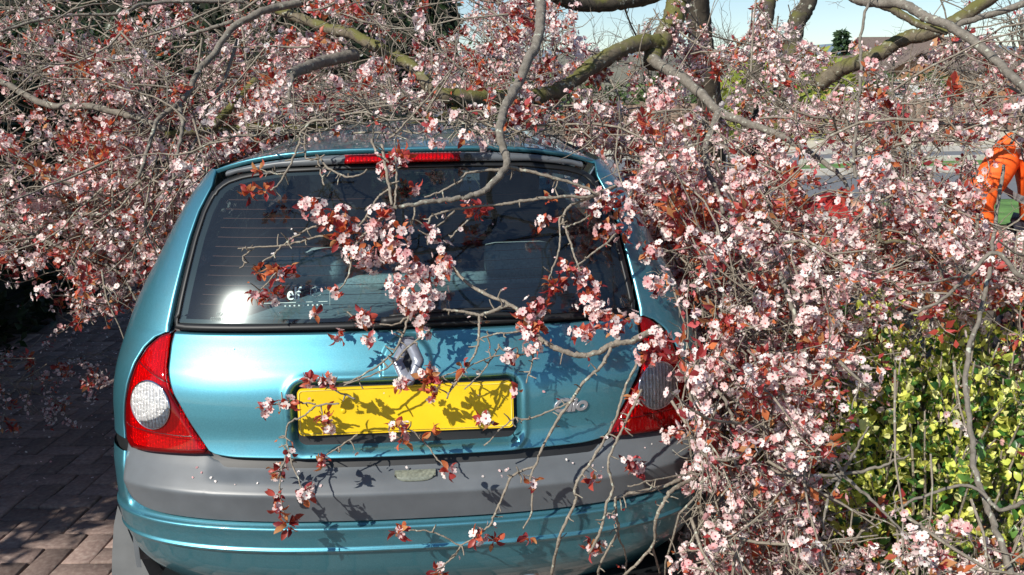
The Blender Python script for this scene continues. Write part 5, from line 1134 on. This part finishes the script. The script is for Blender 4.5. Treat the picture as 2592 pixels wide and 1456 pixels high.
def house(x, y, w_, d, hw, hr, rz, label, zb=-1.):
    h_ = empty('brick_house', (x, y, zb), rz); tag(h_, label, 'house')
    V = [(-w_/2, -d/2, 0), (w_/2, -d/2, 0), (w_/2, d/2, 0), (-w_/2, d/2, 0), (-w_/2, -d/2, hw), (w_/2, -d/2, hw), (w_/2, d/2, hw), (-w_/2, d/2, hw), (0, -d/2, hw + hr), (0, d/2, hw + hr)]
    link('wall', mesh_py('wall', V, [(0, 1, 5, 8, 4), (1, 2, 6, 5), (2, 3, 7, 9, 6), (3, 0, 4, 7)]), MAT['brick'], h_)
    e = .35; V = []
    for s_ in (-1, 1):
        V += [(0, -d/2 - e, hw + hr + .08), (s_ * (w_/2 + e), -d/2 - e, hw - e * hr / (w_/2) + .08), (s_ * (w_/2 + e), d/2 + e, hw - e * hr / (w_/2) + .08), (0, d/2 + e, hw + hr + .08)]
    V += [(a, b, c + .12) for a, b, c in V]
    F = [(0, 1, 2, 3), (4, 7, 6, 5), (8, 11, 10, 9), (12, 13, 14, 15), (0, 8, 9, 1), (4, 5, 13, 12), (1, 9, 10, 2), (5, 6, 14, 13), (2, 10, 11, 3), (6, 7, 15, 14)]
    r_ = link('roof', mesh_py('roof', V, F), MAT['roof'], h_); box('chimney', (w_ * .2, 0, hw + hr * .9), (.6, .6, 1.4), MAT['brick'], r_)
    for x_, z_ in ((-w_ * .22, hw * .75), (w_ * .22, hw * .75), (-w_ * .22, hw * .28), (w_ * .22, hw * .28)):
        f = box('window', (x_, -d/2 - .03, z_), (1.3, .08, 1.1), MAT['wframe'], h_); box('pane', (x_, -d/2 - .075, z_), (1.1, .02, .9), MAT['pane'], f)
    box('door', (0, -d/2 - .03, 1.0), (.95, .08, 2.0), MAT['wframe'], h_)
p = at(2205, 205, 62); house(p[0], p[1], 6.0, 9, 2.4, 1.5, rad(12), 'orange brick gabled house beyond the fence', p[2] - 2.3)
p = at(2330, 180, 75); house(p[0], p[1], 9.0, 12, 2.6, 2.6, rad(-78), 'house with a broad brown tiled roof beside the gabled one', p[2] - 2.6)
def far_tree(name, u, v, d, hgt, wid_, cols, n, label, cat, conif=False, bare=False, grp=None, ls=.5):
    b = at(u, v, d); b[2] = -1.; t = empty(name, b); tag(t, label, cat, grp)
    tube_obj('trunk', np.array([(0, 0, 0), (.1, 0, hgt * .4), (0, .1, hgt * .85)]), hgt * .03, hgt * .008, MAT['farbark'], t, n=8)
    if bare:
        P_, R_ = [], []
        for _ in range(n):
            z0_ = hgt * rng.uniform(.2, .8); a = rng.uniform(0, 6.3); q = np.array([0, 0, z0_]); d_ = unit([math.cos(a), math.sin(a), rng.uniform(.2, 1.4)]); w1_ = wander(q, d_, wid_ * rng.uniform(.25, .6), 7, .35, .05); P_.append(w1_); R_.append(np.linspace(.035, .012, 7) * hgt / 6)
            for _ in range(7):
                i = rng.integers(2, 7); P_.append(wander(w1_[i], unit(d_ + rng.normal(size=3) * .8 + [0, 0, .4]), wid_ * rng.uniform(.1, .3), 7, .4)); R_.append(np.linspace(.014, .006, 7) * hgt / 6)
        V, F = tubes(np.array(P_), np.array(R_), 3); o = link('crown', mesh_np('crown', V, F), MAT['farbark'], t, True)
    else:
        pos, dr = [], []
        for _ in range(n):
            z_ = rng.uniform(.08, 1.); a = rng.uniform(0, 6.3)
            rm = (wid_ / 2 * (1 - z_) ** .8 + .05) if conif else wid_ / 2 * math.sqrt(max(.03, 1 - (2 * z_ - 1.05) ** 2)) * (1 + .2 * math.sin(3 * a + z_ * 7))
            r_ = rm * rng.uniform(.5, 1.05); pos.append((r_ * math.cos(a), r_ * math.sin(a), hgt * z_)); dr.append((math.cos(a), math.sin(a), rng.normal() * .5 + (-.3 if conif else .3)))
        link('crown', leaves_mesh('crown', np.array(pos), np.array(dr), rng.uniform(.5, 1.3, n) * ls, np.array(cols)), MAT['far'], t)
YG = [(.34, .36, .05), (.28, .31, .06), (.22, .28, .05)]; DG = [(.035, .075, .03), (.05, .09, .035), (.025, .055, .025)]; MG = [(.10, .15, .05), (.07, .12, .04), (.14, .17, .07)]
far_tree('yellow_bush', 2020, 210, 30, 3.6, 4.2, YG, 1500, 'yellow green bush beyond the road between the dark stems', 'bush', ls=.3)
far_tree('yellow_bush', 1935, 240, 26, 3.0, 3.0, YG, 900, 'smaller yellow green bush seen through the dark stems', 'bush', ls=.3)
far_tree('conifer', 2130, 150, 70, 6.6, 2.4, DG, 900, 'pointed dark conifer near the orange house', 'tree', True, ls=.6)
far_tree('green_shrub', 2110, 260, 32, 2.4, 4.0, DG, 900, 'dark green shrub behind the board fence', 'shrub', ls=.3)
far_tree('green_shrub', 2300, 270, 34, 2.8, 5.0, MG, 1000, 'mid green shrub behind the fence by the brown roofed house', 'shrub', ls=.3)
for u, d, hg_, wd, lb in [(1500, 46, 5.2, 5, 'leafless tree behind the fence seen in the gap under the dark top limb'), (1400, 55, 6, 6, 'bare tree far behind the fence, left of the grey curving branch top'), (1230, 50, 5.5, 6, 'bare tree behind the fence above the middle of the car roof'),
                        (1640, 40, 6., 5, 'bare tree behind the fork of the mossy trunk'), (2450, 44, 5.5, 5, 'leafless tree behind the fence under the long grey bough at right'), (2570, 36, 6, 5, 'bare tree nearest the right edge beyond the road'), (1850, 52, 6, 6, 'bare tree seen between the dark standing stems'), (2260, 58, 5, 5, 'bare tree in front of the brown tiled roof')]:
    far_tree('bare_tree', u, 250, d, hg_, wd, None, 26, lb, 'tree', bare=True, grp='bare trees beyond the road')
for u, d, hg_, wd, lb in [(1540, 38, 2.6, 5, 'olive green shrub behind the fence under the sky gap'), (1340, 40, 3., 6, 'olive shrub behind the fence beside the grey curving branch'), (1150, 42, 3., 6, 'olive shrub behind the fence above the car roof'), (1700, 36, 2.8, 4, 'small olive shrub behind the fence by the mossy trunk')]:
    far_tree('garden_shrub', u, 280, d, hg_, wd, MG, 800, lb, 'shrub', grp='olive shrubs behind the fence', ls=.35)

# ------------------------------------------------------------------ two workers in orange behind the branches
def skin_obj(name, verts, edges, radii, mat, parent, root=0, sub=2):
    me = bpy.data.meshes.new(name); me.from_pydata([tuple(v) for v in verts], edges, []); me.update()
    o = link(name, me, mat, parent); m = o.modifiers.new('skin', 'SKIN')
    for i, r in enumerate(radii): me.skin_vertices[0].data[i].radius = r if np.ndim(r) else (r, r)
    me.skin_vertices[0].data[root].use_root = True
    m.use_smooth_shade = True; m.branch_smoothing = .4
    s_ = o.modifiers.new('sub', 'SUBSURF'); s_.levels = sub; s_.render_levels = sub
    return o
def person(loc, rz, J, label, jmat='orange', sleeve=None):
    """J: joint name -> local position; body, then jacket and trousers as clothing over it"""
    p = empty('person', loc, rz); tag(p, label, 'person')
    names = ['pelvis', 'waist', 'chest', 'neck', 'head0', 'head1', 'sL', 'eL', 'wL', 'sR', 'eR', 'wR', 'hL', 'kL', 'aL', 'tL', 'hR', 'kR', 'aR', 'tR']
    V = [J[n] for n in names]; ix = {n: i for i, n in enumerate(names)}
    E_ = [('pelvis', 'waist'), ('waist', 'chest'), ('chest', 'neck'), ('neck', 'head0'), ('head0', 'head1'), ('chest', 'sL'), ('sL', 'eL'), ('eL', 'wL'), ('chest', 'sR'), ('sR', 'eR'), ('eR', 'wR'), ('pelvis', 'hL'), ('hL', 'kL'), ('kL', 'aL'), ('aL', 'tL'), ('pelvis', 'hR'), ('hR', 'kR'), ('kR', 'aR'), ('aR', 'tR')]
    Rr = dict(pelvis=(.13, .10), waist=(.12, .09), chest=(.15, .10), neck=.052, head0=.078, head1=.085, sL=.06, eL=.042, wL=.028, sR=.06, eR=.042, wR=.028, hL=.085, kL=.055, aL=.038, tL=.03, hR=.085, kR=.055, aR=.038, tR=.03)
    V = list(map(np.array, V)); E2 = [(ix[a], ix[b]) for a, b in E_]; R2 = [Rr[n] for n in names]
    for s_ in 'LR':                                          # hands: palm and five bent fingers
        w_ = V[ix['w' + s_]]; f = unit(w_ - V[ix['e' + s_]]); sd__ = unit(np.cross(f, [0, 0, 1.]) + 1e-3); k0 = len(V); V.append(w_ + f * .07); R2.append((.034, .016)); E2.append((ix['w' + s_], k0))
        for q in range(4):
            a = w_ + f * .10 + sd__ * (q - 1.5) * .019; V += [a, a + f * (.035 - .004 * abs(q - 1.4)) + [0, 0, -.01], a + f * .05 + [0, 0, -.035]]; R2 += [.009, .0085, .008]; n0 = len(V) - 3; E2 += [(k0, n0), (n0, n0 + 1), (n0 + 1, n0 + 2)]
        a = w_ + f * .035 + sd__ * .035; V += [a, a + f * .03 + sd__ * .012]; R2 += [.011, .009]; n0 = len(V) - 2; E2 += [(ix['w' + s_], n0), (n0, n0 + 1)]
    skin_obj('body', V, E2, R2, MAT['skin'], p)
    def sub(nm, keys, edges, rr, mat): return skin_obj(nm, [J[k_] for k_ in keys], [(keys.index(a), keys.index(b)) for a, b in edges], rr, mat, p)
    ck = dict(J); lerp = lambda a, b, t: np.array(J[a]) * (1 - t) + np.array(J[b]) * t
    J['cL'], J['cR'] = lerp('eL', 'wL', .92), lerp('eR', 'wR', .92); J['col'] = lerp('chest', 'neck', .75); J['hem'] = lerp('pelvis', 'waist', -.25)
    jk = sub('jacket', ['waist', 'chest', 'col', 'sL', 'eL', 'cL', 'sR', 'eR', 'cR', 'hem'], [('hem', 'waist'), ('waist', 'chest'), ('chest', 'col'), ('chest', 'sL'), ('sL', 'eL'), ('eL', 'cL'), ('chest', 'sR'), ('sR', 'eR'), ('eR', 'cR')],
             [(.17, .13), (.20, .14), .085, .085, .066, .05, .085, .066, .05, (.18, .14)], MAT[jmat])
    if sleeve: sub('sleeve', ['s' + sleeve, 'e' + sleeve, 'c' + sleeve], [('s' + sleeve, 'e' + sleeve), ('e' + sleeve, 'c' + sleeve)], [.092, .073, .056], MAT['orange'])  # plain orange over the shade-coloured jacket, for its sunlit part
    J['fL'], J['fR'] = lerp('kL', 'aL', .95), lerp('kR', 'aR', .95)
    sub('trousers', ['pelvis', 'hL', 'kL', 'fL', 'hR', 'kR', 'fR'], [('pelvis', 'hL'), ('hL', 'kL'), ('kL', 'fL'), ('pelvis', 'hR'), ('hR', 'kR'), ('kR', 'fR')], [(.15, .12), .105, .075, .062, .105, .075, .062], MAT['navy'])
    for s_ in 'LR': sub('boot', ['a' + s_, 't' + s_], [('a' + s_, 't' + s_)], [.055, .045], MAT['boot'])
    # reflective band round the chest
    if not sleeve:
     c = (np.array(J['waist']) * .45 + np.array(J['chest']) * .55); ax = unit(np.array(J['chest']) - np.array(J['waist'])); sx_ = unit(np.array(J['sL']) - np.array(J['sR'])); fx = np.cross(ax, sx_); th = np.linspace(0, 2 * np.pi, 41)[:-1]
     G = np.array([np.array([c + ax * h_ + sx_ * .235 * math.cos(t) + fx * .18 * math.sin(t) for t in th]) for h_ in (-.025, .025)]); link('reflective_band', grid_mesh('reflective_band', G, True), MAT['silver'], jk, True)
    # face and hair
    h0, h1 = np.array(J['head0']), np.array(J['head1']); up = unit(h1 - np.array(J['neck'])); fw = unit(np.array(J['face'])); sd__ = np.cross(fw, up); hc = (h0 + h1) / 2
    for nm, off_, sz, mt in (('eye', fw * .088 + sd__ * .032 + up * .012, (.013,) * 3, 'eye'), ('eye', fw * .088 - sd__ * .032 + up * .012, (.013,) * 3, 'eye'), ('nose', fw * .10 - up * .02, (.014, .02, .022), 'skin'), ('mouth', fw * .088 - up * .055, (.022, .01, .007), 'hair'), ('ear', sd__ * .088 - up * .01, (.012, .022, .03), 'skin'), ('ear', -sd__ * .088 - up * .01, (.012, .022, .03), 'skin'), ('hair', up * .055 - fw * .02, (.094, .10, .075), 'hair')):
        bm = bmesh.new(); bmesh.ops.create_icosphere(bm, subdivisions=3, radius=1)
        for v in bm.verts: v.co = Vector(hc + off_) + Vector((v.co.x * sz[0], v.co.y * sz[1], v.co.z * sz[2]))
        bm_obj(nm, bm, MAT[mt], p, True)
# stooping worker at the right edge, reaching into the branches
J1 = dict(pelvis=(0, .12, .92), waist=(0, .06, 1.05), chest=(0, -.10, 1.24), neck=(0, -.20, 1.40), head0=(0, -.26, 1.47), head1=(0, -.29, 1.56), face=(0, -1, -.45),
          sL=(.19, -.10, 1.30), eL=(.27, -.28, 1.06), wL=(.18, -.50, .98), sR=(-.19, -.10, 1.30), eR=(-.30, -.26, 1.05), wR=(-.24, -.50, .95),
          hL=(.10, .12, .86), kL=(.13, .02, .48), aL=(.14, .12, .09), tL=(.15, -.06, .04), hR=(-.10, .12, .86), kR=(-.14, 0, .48), aR=(-.15, .12, .09), tR=(-.16, -.06, .04))
p = at(2668, 620, 3.9); person((p[0], p[1], -.06), rad(-35), J1, 'worker in an orange high visibility jacket at the right edge')
# bent over worker further back
J2 = dict(pelvis=(0, .25, .86), waist=(0, .12, .93), chest=(0, -.16, .90), neck=(0, -.33, .82), head0=(0, -.41, .77), head1=(0, -.47, .70), face=(0, -.5, -1),
          sL=(.19, -.18, .88), eL=(.24, -.26, .62), wL=(.16, -.38, .42), sR=(-.19, -.18, .88), eR=(-.24, -.28, .62), wR=(-.14, -.40, .42),
          hL=(.10, .25, .80), kL=(.14, .16, .46), aL=(.14, .26, .09), tL=(.15, .08, .04), hR=(-.10, .25, .80), kR=(-.14, .16, .46), aR=(-.15, .26, .09), tR=(-.16, .08, .04))
p = at(2115, 640, 4.7); person((p[0], p[1], -.06), rad(70), J2, 'worker in orange bending down behind the blossom, jacket coloured dark red for shade', 'shadeorange', 'R')
